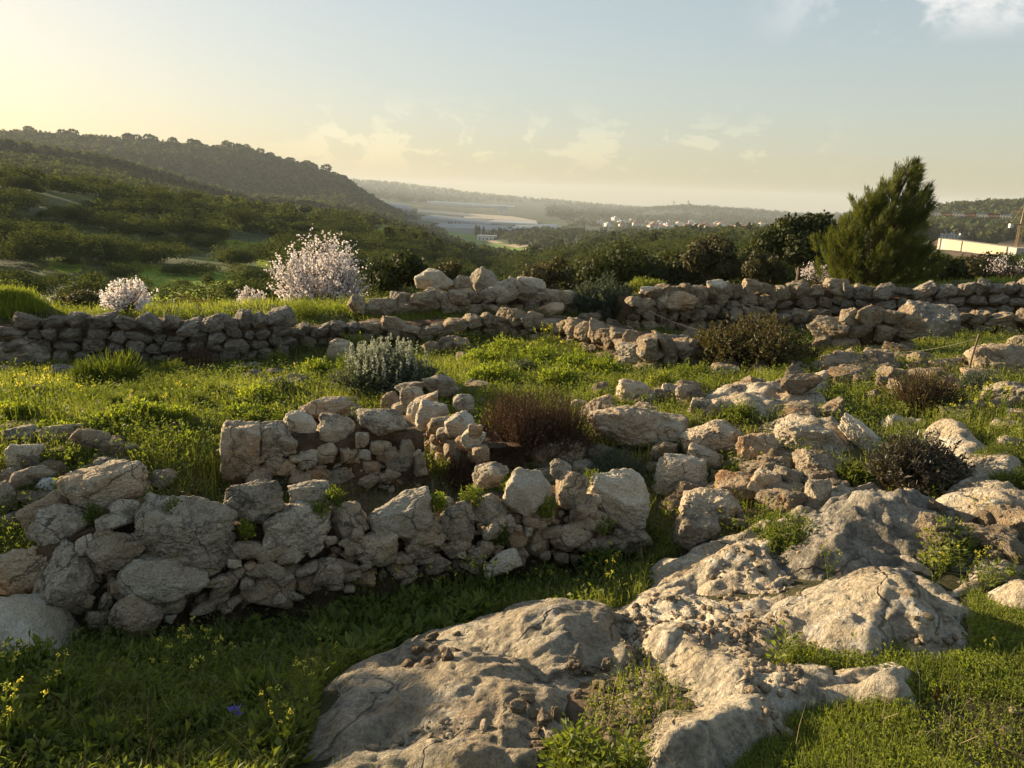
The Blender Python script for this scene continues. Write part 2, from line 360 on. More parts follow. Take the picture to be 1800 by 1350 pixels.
ML = {
 'grass': leaf_mat('meadow_grass_blades', (0.06, 0.082, 0.02), (0.31, 0.31, 0.075), 0.5),
 'herb': leaf_mat('herb_leaves', (0.052, 0.074, 0.018), (0.18, 0.20, 0.042), 0.45),
 'lawn': leaf_mat('lawn_leaves', (0.10, 0.14, 0.02), (0.29, 0.31, 0.05), 0.5),
 'dry': leaf_mat('dry_grass_stems', (0.16, 0.11, 0.06), (0.30, 0.23, 0.13), 0.25, (1.1, 1, 0.8)),
 'brown': leaf_mat('dry_brown_twigs', (0.07, 0.042, 0.026), (0.15, 0.09, 0.055), 0.2, (1.1, 1, 0.8)),
 'sage': leaf_mat('grey_green_leaves', (0.06, 0.075, 0.045), (0.12, 0.135, 0.085), 0.25, (1.1, 1.1, 0.7)),
 'olive': leaf_mat('olive_brown_leaves', (0.05, 0.048, 0.02), (0.115, 0.10, 0.04), 0.3, (1.2, 1.1, 0.6)),
 'dark': leaf_mat('dark_evergreen_leaves', (0.026, 0.036, 0.012), (0.075, 0.075, 0.022), 0.2, spec=0.1),
 'shrubdark': leaf_mat('dark_waxy_leaves', (0.045, 0.042, 0.028), (0.12, 0.105, 0.07), 0.12, (1, 1, 0.8), 0.35),
 'pine': leaf_mat('pine_needles', (0.036, 0.052, 0.014), (0.135, 0.14, 0.03), 0.35),
 'blossom': leaf_mat('almond_blossom', (0.70, 0.60, 0.56), (0.86, 0.82, 0.78), 0.4, (1, 0.97, 0.95)),
 'white': leaf_mat('white_flower_spikes', (0.24, 0.25, 0.18), (0.42, 0.43, 0.33), 0.35, (1, 1, 0.9)),
 'yellow': leaf_mat('yellow_petals', (0.62, 0.50, 0.05), (0.75, 0.68, 0.15), 0.4, (1.1, 1.1, 0.6)),
 'violet': leaf_mat('violet_petals', (0.16, 0.12, 0.5), (0.3, 0.24, 0.62), 0.3, (1, 1, 1)),
 'hill': leaf_mat('hillside_scrub_leaves', (0.030, 0.040, 0.018), (0.088, 0.106, 0.038), 0.34, (1.4, 1.32, 0.68), spec=0.0),
 'forest': leaf_mat('far_forest_leaves', (0.03, 0.038, 0.02), (0.085, 0.095, 0.045), 0.25, (1.5, 1.5, 0.7), spec=0.0),
 'rust': leaf_mat('rust_red_moss', (0.2, 0.075, 0.02), (0.34, 0.15, 0.04), 0.2, (1, 1, 1)),
}
def plain_mat(name, c, rough=0.8, var=0.25, scale=4.0):
    m, t, out = new_mat(name); tcn = t.new('ShaderNodeTexCoord')
    n = t.noise(tcn.outputs['Object'], scale, 5, 0.6)
    base = t.mix(t.rmp(n, 0.3, 0.7), tuple(x * (1 - var) for x in c), tuple(min(1, x * (1 + var)) for x in c))
    p = t.new('ShaderNodeBsdfPrincipled'); t.link(base, p.inputs['Base Color']); p.inputs['Roughness'].default_value = rough; p.inputs['Specular IOR Level'].default_value = 0.2
    t.link(p.outputs[0], out.inputs[0]); return m
M_BARK = plain_mat('rough_bark', (0.09, 0.065, 0.045), 0.9, 0.4, 9)
M_TWIG = plain_mat('grey_twigs', (0.12, 0.095, 0.075), 0.9, 0.3, 9)
def ground_mat():
    m, t, out = new_mat('ground_cover')
    at = t.new('ShaderNodeAttribute', attribute_name='gcol'); ge = t.new('ShaderNodeNewGeometry'); v = ge.outputs['Position']
    a = t.noise(v, 1.1, 8, 0.7); b = t.noise(v, 11, 6, 0.7); c = t.noise(v, 0.05, 8, 0.72)
    f = t.rmp(a, 0.3, 0.7, 0.6, 1.35, False); g = t.rmp(b, 0.3, 0.7, 0.7, 1.25, False); k = t.rmp(c, 0.3, 0.7, 0.65, 1.35, False)
    f = t.math('MULTIPLY', t.math('MULTIPLY', f, g), k)
    vc = t.new('ShaderNodeCombineColor'); [t.link(f, vc.inputs[i]) for i in range(3)]
    base = t.mix(1.0, at.outputs['Color'], vc.outputs[0], 'MULTIPLY')
    bp = t.new('ShaderNodeBump'); bp.inputs['Distance'].default_value = 0.05; t.link(t.math('ADD', t.noise(v, 9, 8, 0.7), t.math('MULTIPLY', t.noise(v, 45, 5, 0.7), 0.35)), bp.inputs['Height'])
    p = t.new('ShaderNodeBsdfPrincipled'); t.link(base, p.inputs['Base Color']); p.inputs['Roughness'].default_value = 0.95; p.inputs['Specular IOR Level'].default_value = 0.1
    t.link(bp.outputs[0], p.inputs['Normal']); t.link(p.outputs[0], out.inputs[0]); return m
M_GROUND = ground_mat()
#@@SETTING
# ------------------------------------------------------------------ SETTING: ground sheet
GLADES = [[(215,470),(330,466),(425,486),(440,525),(300,540),(120,530),(150,512),(235,505)],[(85,408),(185,416),(170,434),(90,432)],[(85,452),(155,460),(140,480),(85,472)],
 [(185,448),(245,442),(262,476),(215,482)],[(395,422),(505,428),(500,446),(405,446)],[(0,478),(35,486),(30,498),(0,500)],[(500,380),(560,384),(545,392),(500,388)],[(640,400),(700,396),(690,420),(650,425)],
 [(455,450),(500,455),(500,475),(455,470)]]
FIELDS = [([(765,402),(830,404),(885,428),(965,446),(900,455),(850,446),(795,425)],(0.14,0.21,0.04)),([(1125,408),(1192,410),(1192,419),(1135,417)],(0.09,0.14,0.035)),
 ([(420,364),(475,367),(475,375),(420,373)],(0.12,0.15,0.06)),([(665,352),(745,362),(740,371),(670,366)],(0.11,0.14,0.05)),([(715,385),(780,393),(775,402),(715,398)],(0.07,0.10,0.05)),
 ([(1640,412),(1800,440),(1800,470),(1700,462),(1640,432)],(0.27,0.185,0.115)),([(1735,432),(1800,418),(1800,440)],(0.30,0.19,0.11)),([(930,388),(1000,392),(990,402),(900,398)],(0.08,0.11,0.04)),
 ([(1050,408),(1090,410),(1085,416),(1050,415)],(0.09,0.13,0.04)),([(1675,398),(1705,398),(1702,404),(1678,404)],(0.10,0.14,0.04))]
SOILS = [[(990,1190),(1110,1130),(1190,1200),(1260,1280),(1160,1350),(1020,1350)],[(1590,1220),(1800,1240),(1800,1350),(1640,1350)],[(440,870),(480,830),(700,820),(840,870),(800,905),(600,915)],
 [(200,800),(330,790),(370,850),(300,870)],[(1040,800),(1320,745),(1560,760),(1560,880),(1440,930),(1230,1000),(1150,930)],[(1700,940),(1800,960),(1800,1010),(1690,1000)],[(820,1090),(880,1075),(870,1110),(800,1140)]]
nA, nR = 660, 700
ang = np.concatenate([np.linspace(-0.88, 0.88, nA), np.linspace(0.88, 2 * math.pi - 0.88, 62)[1:-1]])
rad = np.exp(np.linspace(math.log(0.35), math.log(9000), nR))
AA, RR = np.meshgrid(ang, rad); gx = RR * np.sin(AA); gy = RR * np.cos(AA); gz = zT(gx, gy)
nC = len(ang); V = np.stack([gx, gy, gz], -1).reshape(-1, 3)
ii = np.arange(nR - 1)[:, None] * nC; jj = np.arange(nC)[None]; j2 = (jj + 1) % nC
Fq = np.stack([ii + jj, ii + j2, ii + nC + j2, ii + nC + jj], -1).reshape(-1, 4)
V = np.vstack([V, [(0, 0, float(zT(np.array([0.0]), np.array([0.0]))[0]))]])
Ft = np.stack([np.full(nC, len(V) - 1), (np.arange(nC) + 1) % nC, np.arange(nC)], 1)
px, py, dz = project(V); rr = np.hypot(V[:, 0], V[:, 1]); front = dz > 0.1
gc = np.empty((len(V), 3)); gc[:] = (0.075, 0.07, 0.032)
s = sstep(18, 45, rr)[:, None]; gc = gc * (1 - s) + np.array([0.085, 0.092, 0.04]) * s
s = sstep(500, 900, rr)[:, None]; gc = gc * (1 - s) + np.array([0.068, 0.075, 0.04]) * s
nz = fbm(V / np.maximum(rr[:, None] * 0.05, 0.4), 3)
far = front & (rr > 30)
gr = (fbm(V / 16.0, 3) > 0.12) & far & (rr < 400); gc[gr] = gc[gr] * 0.5 + np.array([0.13, 0.17, 0.04]) * 0.5
for g in GLADES:
    m = far & inpoly(px + nz * 12, py + nz * 8, g) & (rr < 400); gc[m] = (0.19, 0.25, 0.04)
for g, c in FIELDS:
    m = far & (rr > 120) & inpoly(px + nz * 2, py + nz * 1, g); gc[m] = c
for g in SOILS:
    m = front & (rr < 20) & inpoly(px + nz * 18, py + nz * 14, g); gc[m] = (0.15, 0.105, 0.065)
ground = obj('ground', mesh('ground', V, [Fq, Ft], M_GROUND, True, {'gcol': gc})); tag(ground, 'green and brown hillside ground running down to the valley', 'ground', kind='structure')
# running horizon for visibility
visA = np.linspace(-0.8, 0.8, 330); visR = np.exp(np.linspace(math.log(14), math.log(6000), 420))
va, vr = np.meshgrid(visA, visR, indexing='ij'); vz = zT(vr * np.sin(va), vr * np.cos(va))
vel = (vz - EYE) / vr; runmax = np.maximum.accumulate(vel, axis=1)
def visible(x, y, z, h):
    a = np.arctan2(x, y); r = np.hypot(x, y)
    i = np.clip(((a + 0.8) / 1.6 * 329).round().astype(int), 0, 329); j = np.clip(np.searchsorted(visR, r) - 3, 0, 419)
    return (z + h - EYE) / r > runmax[i, j]

# ------------------------------------------------------------------ rocks
def rock(seed, n=4, K=13, p=16, amp=1.0, layered=False, block=0.5):
    g = np.random.default_rng(seed); D, F = ico(n)
    N = g.normal(size=(K, 3)); N /= np.linalg.norm(N, axis=1)[:, None]; d = g.uniform(0.66, 1.05, K)
    ax = np.array([(1, 0, 0), (-1, 0, 0), (0, 1, 0), (0, -1, 0), (0, 0, 1), (0, 0, -1)], float) + g.normal(size=(6, 3)) * 0.16
    ax /= np.linalg.norm(ax, axis=1)[:, None]
    N = np.vstack([N, ax]); d = np.concatenate([d, np.full(6, 1.0 - 0.28 * block) * g.uniform(0.85, 1.05, 6)])
    q = np.maximum(D @ N.T, 0) / d; r = (q ** p).sum(1) ** (-1 / p)
    o = g.uniform(-50, 50, 3)
    V = D * r[:, None]
    k = fbm(V * 1.6 + o, 3) * 0.10 + fbm(V * 4.5 + o, 3, 0.55) * 0.04 + (fbm(V * 6 + o, 4, 0.62, True) - .4) * 0.06
    if layered: k = k + fbm(V * np.array([1.2, 1.2, 9.0]) + o, 3) * 0.06
    V = V * (1 + amp * k)[:, None]
    lo, hi = V.min(0), V.max(0); return (V - (lo + hi) / 2) / (hi - lo), F
def view_axes(P, rot=0.0):
    d = np.array([P[0], P[1], 0.0]); d /= np.linalg.norm(d); r = np.array([d[1], -d[0], 0]); u = np.array([0, 0, 1.0])
    # vertical in the photo leans by the camera roll
    c, s = math.cos(rot), math.sin(rot); X = c * r - s * u; Z = s * r + c * u; Y = np.cross(Z, X); return X, Y, Z
class Plane:
    def __init__(s, a, b):
        s.a, s.b = hit1(*a), hit1(*b); t = s.b - s.a; s.t = t[:2] / np.linalg.norm(t[:2]); s.n = np.array([s.t[1], -s.t[0], 0])
        if s.n @ (C0 - s.a) < 0: s.n = -s.n
    def at(s, px, py, off=0.0):
        d = ray(px, py); return C0 + d * (((s.a - s.n * off - C0) @ s.n) / (d @ s.n))
FOOT = []     # (x, y, radius) of every stone, kept clear of grass
_sid = [100]
def stone(px, py, w, h, rot, mat, where, label='', parent=None, cat='stone', name='stone', thick=None, n=5, off=0.0, K=16, layered=False, group=None, block=0.4, p=26, sink=0.12, amp=1.0):
    """where: a Plane (stone set in a wall face) or None (stone lying on the ground)"""
    _sid[0] += 1
    if where is not None: P = where.at(px, py, off)
    else:
        g = hit1(px, py + h * (0.5 - sink)); d = ray(px, py); P = C0 + d * (np.hypot(*g[:2]) / np.hypot(*d[:2]))
    dep = (P - C0) @ FW; ws, hs = w * 1.07 * dep / F_PX, h * 1.07 * dep / F_PX
    t = thick if thick else float(np.clip(0.75 * (ws + hs) / 2 * random.uniform(0.9, 1.2), 0.06, 1.2))
    V, F = rock(_sid[0], 6 if (w > 85 and n == 5) else n, K, p, amp, layered, block)
    d = np.array([P[0], P[1], 0.0]); d /= np.linalg.norm(d)
    P = P + d * t * 0.33
    X, Y, Z = view_axes(P, R_(rot)); Mx = np.stack([X, Y, Z], 1)
    V = (V * np.array([ws, t, hs])) @ Mx.T
    if where is None:
        # keep the underside in the ground
        pass
    base = P + np.array([0, 0, V[:, 2].min()])
    V = V - np.array([0, 0, V[:, 2].min()])
    FOOT.append((P[0], P[1], 0.42 * min(ws, 1.3 * t), base[2] + hs))
    me = mesh(name, V, F, MR[mat])
    o = obj(name, me, parent, base)
    if label: tag(o, label, cat, group)
    return o
def strip_core(name, pts, inset, thick, plane, parent, mat=None, seed=0):
    """lumpy earth and rubble heart of a wall; pts = [(px, py_top)]"""
    tops = [plane.at(a, b, inset) for a, b in pts]
    S = np.concatenate([[0], np.cumsum([np.linalg.norm(tops[i + 1][:2] - tops[i][:2]) for i in range(len(tops) - 1)])])
    m = max(8, int(S[-1] / 0.06)); ss = np.linspace(0, S[-1], m); T = np.array([np.interp(ss, S, [t[k] for t in tops]) for k in range(3)]).T
    zb = zT(T[:, 0], T[:, 1]) - 0.25
    rows = []
    nv = 9
    for k in range(nv): 
        q = k / (nv - 1); rows.append(np.stack([T[:, 0], T[:, 1], zb + (T[:, 2] - zb) * q], 1) + plane.n * (0.10 * (1 - q)))
    for k in range(1, 6): rows.append(T - plane.n * thick * k / 5 + np.array([0, 0, -0.03 * (k / 5) ** 2]))
    rows.append(np.stack([rows[-1][:, 0], rows[-1][:, 1], zb], 1))
    G = np.array(rows); nr = len(G); V = G.reshape(-1, 3)
    nn = fbm(V * 5 + seed, 4); V = V + plane.n * (nn * 0.07)[:, None] + np.array([0, 0, 1]) * (fbm(V * 4 + 9 + seed, 3) * 0.05)[:, None]
    V = V - np.array(parent.location)
    F = [(i * m + j, i * m + j + 1, (i + 1) * m + j + 1, (i + 1) * m + j) for i in range(nr - 1) for j in range(m - 1)]
    # close the ends
    c = [[i * m for i in range(nr)], [i * m + m - 1 for i in range(nr)]]
    me = mesh(name, V, [np.array(F), np.array([c[0]]), np.array([c[1]])], mat or MS)
    return obj(name, me, parent)
def chink(name, cnt, pts, plane, parent, mat, lo=0.03, hi=0.085, inset=0.03, seed=0):
    """small wedging stones scattered through the wall face; pts = [(px, py_top, py_bottom)]"""
    g = np.random.default_rng(seed); D, F0 = ico(3); Vs, Fs = [], []
    xs = [p[0] for p in pts]
    for k in range(cnt):
        x = g.uniform(xs[0], xs[-1]); y = g.uniform(np.interp(x, xs, [p[1] for p in pts]), np.interp(x, xs, [p[2] for p in pts]))
        P = plane.at(x, y, inset); s = g.uniform(lo, hi) * np.array([g.uniform(0.8, 1.7), g.uniform(.7, 1.2), g.uniform(0.6, 1.0)])
        q, _ = rock(5000 + k % 9, 3, 9, 14); a = g.uniform(-0.7, 0.7); c, sn = math.cos(a), math.sin(a)
        q = q * s; X, Y, Z = view_axes(P, a); q = q @ np.stack([X, Y, Z], 1).T + P
        Vs.append(q); Fs.append(F0 + len(Vs) * 0 + k * len(D))
    o = obj(name, mesh(name, np.vstack(Vs) - np.array(parent.location), np.vstack(Fs), MR[mat]), parent); o['kind'] = 'stuff'; return o
_lib = {}
def lib(k, mat):
    if (k, mat) not in _lib:
        V, F = rock(900 + k, 5, 15, 30, 1.3, k % 3 == 0, 0.3); _lib[(k, mat)] = mesh('stone', V, F, MR[mat])
    return _lib[(k, mat)]
def course_wall(name, label, prof, hpx, mat, thick=0.45, maxn=98, seed=1, cat='stone wall', wr=(1.0, 2.2), capbig=1.25):
    """dry-stone wall along ground points; prof = [(px, py_base, py_top)]; hpx = course height in photo pixels"""
    g = np.random.default_rng(seed); root = empty(name, hit1(prof[len(prof) // 2][0], prof[len(prof) // 2][1])); tag(root, label, cat)
    B = np.array([hit1(a, b) for a, b, c in prof]); 
    H = []
    for (a, b, c), p in zip(prof, B):
        d = ray(a, c); q = C0 + d * (np.hypot(*p[:2]) / np.hypot(*d[:2])); H.append(q[2] - p[2])
    dep0 = ((B - C0) @ FW).mean(); H = 0.6 * np.array(H) + 0.4 * np.median(H) - 0.4 * hpx * dep0 / F_PX; S = np.concatenate([[0], np.cumsum(np.linalg.norm(np.diff(B[:, :2], axis=0), axis=1))])
    dep = ((B - C0) @ FW).mean(); hc = hpx * dep / F_PX
    at = lambda s: np.array([np.interp(s, S, B[:, k]) for k in range(3)])
    stones = []
    z = 0.0; row = 0
    while z < H.max():
        s = -g.uniform(0, hc); 
        while s < S[-1]:
            wd = hc * g.uniform(*wr); sm = np.clip(s + wd / 2, 0, S[-1]); hl = np.interp(sm, S, H); hh = hc * g.uniform(0.65, 1.35)
            if z < hl - hc * 0.25: stones.append((sm, z + hh * 0.5 + g.normal() * hc * 0.12, wd, hh, z + hc * 1.25 >= hl))
            s += wd * 0.96
        z += hc * 0.93; row += 1
    if len(stones) > maxn: stones = [stones[i] for i in sorted(g.choice(len(stones), maxn, replace=False))]
    for sm, zc, wd, hh, top in stones:
        p = at(sm); q = at(min(sm + 0.1, S[-1])) - at(max(sm - 0.1, 0)); yaw = math.atan2(q[1], q[0])
        nrm = np.array([math.sin(yaw), -math.cos(yaw), 0.0]); 
        if nrm @ (C0 - p) < 0: nrm = -nrm
        o = bpy.data.objects.new('stone', lib(int(g.integers(0, 14)), mat)); col.objects.link(o)
        k = capbig if top else 1.0
        td = g.uniform(0.22, 0.32) * (1.4 if top else 1)
        o.scale = (wd * 1.08 * (k * 0.92), td, hh * 1.10 * k)
        c = p + np.array([0, 0, zc + (0.02 if top else 0)]) - nrm * (td * 0.42) + nrm * g.uniform(-0.02, 0.05)
        o.location = Vector(c) - root.location; o.rotation_euler = (g.normal() * 0.15, g.normal() * 0.2, yaw + g.normal() * 0.2 + (math.pi if g.random() < .5 else 0)); o.parent = root
        FOOT.append((c[0], c[1], wd * 0.3, c[2] + hh / 2))
    # heart of the wall
    m = max(6, int(S[-1] / 0.12)); ss = np.linspace(0, S[-1], m); P = np.array([at(s) for s in ss]); hh = np.interp(ss, S, H) * 0.93 - 0.02
    tg = np.gradient(P[:, :2], axis=0); tg /= np.linalg.norm(tg, axis=1)[:, None] + 1e-9; nr = np.stack([tg[:, 1], -tg[:, 0], np.zeros(m)], 1)
    sg = np.sign((nr * (C0 - P)).sum(1)); nr = nr * sg[:, None]
    rows = []
    for q in (-0.3, 0.0, 0.35, 0.7, 1.0): rows.append(P - nr * (0.13) + np.array([0, 0, 1]) * (hh * q)[:, None])
    for q in (0.35, 0.7, 1.0): rows.append(P - nr * (0.13 + thick * q) + np.array([0, 0, 1]) * (hh)[:, None])
    rows.append(P - nr * (0.13 + thick) - np.array([0, 0, 0.4]))
    G = np.array(rows); V = G.reshape(-1, 3); V = V + nr[np.tile(np.arange(m), len(G))] * (fbm(V * 4 + seed, 3) * 0.06)[:, None] + np.array([0, 0, 1]) * (fbm(V * 3 + seed, 3) * 0.06)[:, None]
    F = [(i * m + j, i * m + j + 1, (i + 1) * m + j + 1, (i + 1) * m + j) for i in range(len(G) - 1) for j in range(m - 1)]
    nrw = len(G); V = V - np.array(root.location)
    obj('rubble_core', mesh('rubble_core', V, [np.array(F), np.array([[i * m for i in range(nrw)]]), np.array([[i * m + m - 1 for i in range(nrw)]])], MS), root)
    return root
OUTPOLY = []; OUTH = []
def ztop(x, y):
    z = zT(x, y)
    for lo, dx, dy, nx, ny, zz in OUTH:
        i = ((x - lo[0]) / dx).round().astype(int); j = ((y - lo[1]) / dy).round().astype(int); ok = (i >= 0) & (i < nx) & (j >= 0) & (j < ny)
        z = np.where(ok, np.maximum(z, zz[np.clip(j, 0, ny - 1), np.clip(i, 0, nx - 1)]), z)
    return z
def outcrop(name, label, poly, H, edge, mat, grid=0.02, bumps=(), amp=1.0, seed=0, cat='rock outcrop', flank=0.10, warp=0.12, holes=()):
    """bedrock rising through the soil inside a ground outline given by photo pixels"""
    W_ = hit(*np.array(poly, float).T); pol = W_[:, :2]; OUTPOLY.append((pol, [hit(*np.array(hp, float).T)[:, :2] for hp in holes]))
    lo = pol.min(0) - 0.25; hi = pol.max(0) + 0.25
    nx, ny = int((hi[0] - lo[0]) / grid) + 1, int((hi[1] - lo[1]) / grid) + 1
    X, Y = np.meshgrid(np.linspace(lo[0], hi[0], nx), np.linspace(lo[1], hi[1], ny)); x, y = X.ravel(), Y.ravel()
    P0 = np.stack([x, y, np.full_like(x, seed)], 1)
    wx = fbm(P0 * 2.2, 3) * warp; wy = fbm(P0 * 2.2 + 31, 3) * warp
    sd = sdpoly(x + wx, y + wy, pol)
    for hp in holes: sd = np.minimum(sd, -sdpoly(x + wx, y + wy, hit(*np.array(hp, float).T)[:, :2]))
    z = zT(x, y)
    prof = H * (0.62 * sstep(-0.04, flank, sd) + 0.38 * sstep(0.0, 1.0, sd / edge))
    st = fbm(P0 * 0.8 + 60, 3) * 5.0; fl_ = np.floor(st); nn = fbm(P0 * 1.5 + 3, 4) * 0.05 + (fl_ + sstep(0.80, 1.0, st - fl_)) * 0.016 * amp + fbm(P0 * 4 + 7, 4, 0.55) * 0.012 * amp + np.minimum(fbm(P0 * 2.6 + 15, 4, 0.55, True), 0.5) * 0.03 * amp + fbm(P0 * 9 + 5, 4, 0.65, True) * 0.011 * amp
    cr = np.clip(fbm(P0 * 1.1 + 40, 3, 0.5, True) - 0.42, 0, 1) * -0.22 * amp     # joints and gullies
    msk = sstep(-0.06, 0.10, sd)
    zz = z + prof + (nn + cr + 0.022) * msk - 0.10 * (1 - sstep(-0.18, 0.03, sd))
    for (bx, by, br, bh) in bumps:
        c = hit1(bx, by); zz = zz + bh * np.exp(-((x - c[0]) ** 2 + (y - c[1]) ** 2) / (2 * br * br))
    keep = sd > -0.2
    OUTH.append((lo, (X[0, 1] - X[0, 0]), (Y[1, 0] - Y[0, 0]), nx, ny, np.where(keep, zz, -99.).reshape(ny, nx)))
    idx = np.arange(nx * ny).reshape(ny, nx); q = np.stack([idx[:-1, :-1], idx[:-1, 1:], idx[1:, 1:], idx[1:, :-1]], -1).reshape(-1, 4)
    q = q[keep[q].all(1)]; used = np.unique(q); re = np.zeros(nx * ny, int); re[used] = np.arange(len(used))
    Vv = np.stack([x, y, zz], 1)[used]; c = np.array([pol[:, 0].mean(), pol[:, 1].mean(), 0.0]); c[2] = Vv[:, 2].min()
    o = obj(name, mesh(name, Vv - c, re[q], MR[mat]), None, c); tag(o, label, cat); return o
#@@ROCKS
# ------------------------------------------------------------------ bedrock
outcrop('bedrock_slab', 'broad pale smooth bedrock slab at the bottom centre, in shade', [(450,1460),(535,1310),(555,1218),(680,1150),(775,1124),(840,1094),(925,1080),(1065,1086),(1115,1108),(1130,1150),(1085,1195),(1030,1235),(1015,1295),(975,1335),(950,1450)], 0.07, 0.4, 'bed', 0.011,
        ((960,1120,.14,.035),(820,1240,.12,.03),(750,1185,.09,-.07),(640,1260,.12,.02)), 0.8, 1)
PLATE = [(1050,1080),(1120,1062),(1150,1015),(1200,985),(1290,955),(1370,925),(1440,880),(1540,862),(1640,888),(1730,912),(1880,900),(1880,1000),(1760,1018),(1700,1040),(1700,1150),(1640,1165),(1590,1138),(1480,1122),(1395,1138),(1352,1180),(1420,1172),(1500,1186),(1585,1188),(1565,1228),(1400,1262),(1330,1320),(1260,1390),(1110,1420),(1130,1330),(1225,1275),(1190,1215),(1125,1150),(1100,1130)]
outcrop('bedrock_plate', 'wide rough bedrock plate joining the pale slab, the golden hump and the dark rock', PLATE, 0.05, 0.4, 'bed', 0.016, ((1290,1000,.18,.05),(1180,1080,.15,.03)), 1.3, 20, flank=.06, holes=([(1625,930),(1700,958),(1690,1012),(1605,1004)],))
outcrop('bedrock_shelf', 'long grey bedrock shelf sloping between the pale slab and the sunlit rock', [(1085,1090),(1135,1055),(1180,1015),(1285,965),(1385,980),(1440,1030),(1420,1060),(1378,1095),(1370,1140),(1350,1185),(1320,1235),(1240,1280),(1200,1225),(1155,1160),(1125,1135)], 0.06, 0.5, 'bed', 0.013, ((1290,1010,.15,.04),), 1.3, 2, flank=.3)
outcrop('sunlit_rock', 'warm sunlit golden bedrock hump with a lichened crest beside the lawn', [(1355,1085),(1430,1040),(1490,1022),(1515,1003),(1605,998),(1665,1045),(1690,1095),(1675,1155),(1590,1136),(1500,1146),(1400,1140)], 0.09, 0.4, 'bed', 0.013, ((1575,1025,.13,.07),), 1.2, 3, flank=.3)
outcrop('dark_bedrock', 'dark lichened bedrock mass with a white broken edge, right of the rubble', [(1335,985),(1400,925),(1460,880),(1540,868),(1640,895),(1720,925),(1710,985),(1640,990),(1580,998),(1500,1010),(1440,1022),(1380,1015)], 0.11, 0.6, 'beddark', 0.016, ((1500,930,.25,.06),(1590,940,.16,.04)), 1.7, 4, flank=.3)
outcrop('bedrock_slope', 'grey bedrock slope running out at the right edge below the waxy bush', [(1640,885),(1720,865),(1870,905),(1870,985),(1740,972),(1670,955)], 0.10, 0.35, 'bed', 0.02, (), 1.3, 5)
outcrop('bedrock_slab', 'smooth pale slab sloping down to the right behind the waxy bush', [(1620,760),(1690,772),(1765,812),(1810,850),(1770,872),(1690,862),(1630,825)], 0.12, 0.35, 'bed', 0.025, (), 0.8, 6)
outcrop('sunlit_ledge', 'cream pitted rock ledge at the bottom right of the gravel patch', [(1130,1330),(1190,1280),(1260,1240),(1330,1195),(1382,1205),(1385,1258),(1330,1310),(1260,1370),(1140,1380)], 0.075, 0.25, 'bed', 0.012, ((1310,1250,.07,.03),), 1.1, 7, flank=.2)
outcrop('sunlit_ledge', 'small flat cream ledge half sunk in the lawn below the golden hump', [(1348,1200),(1420,1174),(1470,1188),(1490,1205),(1540,1182),(1580,1192),(1560,1220),(1475,1235),(1400,1255),(1352,1245)], 0.07, 0.15, 'bed', 0.012, (), 1.0, 8, flank=.15)
outcrop('sunlit_rock', 'pale sunlit rock cut off by the right edge beside the lawn', [(1718,1045),(1770,1025),(1880,1005),(1880,1080),(1760,1072)], 0.12, 0.2, 'bed', 0.02, (), 1.0, 9)
outcrop('bedrock_pavement', 'flat sunlit rock pavement with grassy joints in the middle right', [(1232,708),(1260,682),(1320,676),(1350,697),(1430,706),(1485,722),(1400,735),(1300,742),(1240,730)], 0.10, 0.3, 'bed', 0.03, (), 1.0, 10)
outcrop('bedrock_ledge', 'narrow sunlit ledge behind the rock pavement', [(1368,697),(1420,674),(1482,660),(1484,672),(1430,697),(1380,704)], 0.10, 0.2, 'bed', 0.03, (), 1.0, 11)
outcrop('bedrock_ledge', 'rough tan ledge behind the leaning stone, topped by boulders', [(1345,752),(1470,750),(1540,775),(1490,805),(1380,800)], 0.14, 0.3, 'bed', 0.025, (), 1.2, 12)
outcrop('bedrock_ledge', 'low pale rock ledge under the twiggy scrub at the right', [(1535,742),(1640,736),(1650,748),(1540,756)], 0.08, 0.2, 'bed', 0.03, (), 1.0, 13)
outcrop('bedrock_floor', 'smooth grey rock floor in the shade right of the near wall', [(1140,1005),(1190,985),(1240,985),(1200,1012),(1160,1050),(1135,1060)], 0.03, 0.2, 'bed', 0.014, (), 0.5, 14)
outcrop('rock_outcrop', 'pale rock foot at the lower left corner of the near wall', [(-60,1120),(60,1085),(110,1110),(130,1150),(60,1165),(-60,1160)], 0.12, 0.2, 'pale', 0.014, (), 1.1, 15)

# ------------------------------------------------------------------ near wall of the cell
pr = Plane((640,556), (1000,552)); pc = Plane((1130,582), (1400,560)); ph = Plane((1440,548), (1600,552)); pm = Plane((632,602), (870,592))
pf = Plane((160,1118), (1110,978))
nw = empty('ruined_wall', hit1(640,1040)); tag(nw, 'tumbled dry-stone wall crossing the lower left, brown earth showing through its face', 'stone wall')
def parts(root, plane, mat, rows, n=4, off=0.0, **k):
    for r in rows:
        px, py, w, h = r[:4]; rot = r[4] if len(r) > 4 else random.uniform(-8, 8); m = r[5] if len(r) > 5 else mat; of = r[6] if len(r) > 6 else off
        o = stone(px, py, w, h, rot, m, plane, '', None, n=n, off=of, **k)
        loc = o.location.copy(); o.parent = root; o.location = loc - root.location
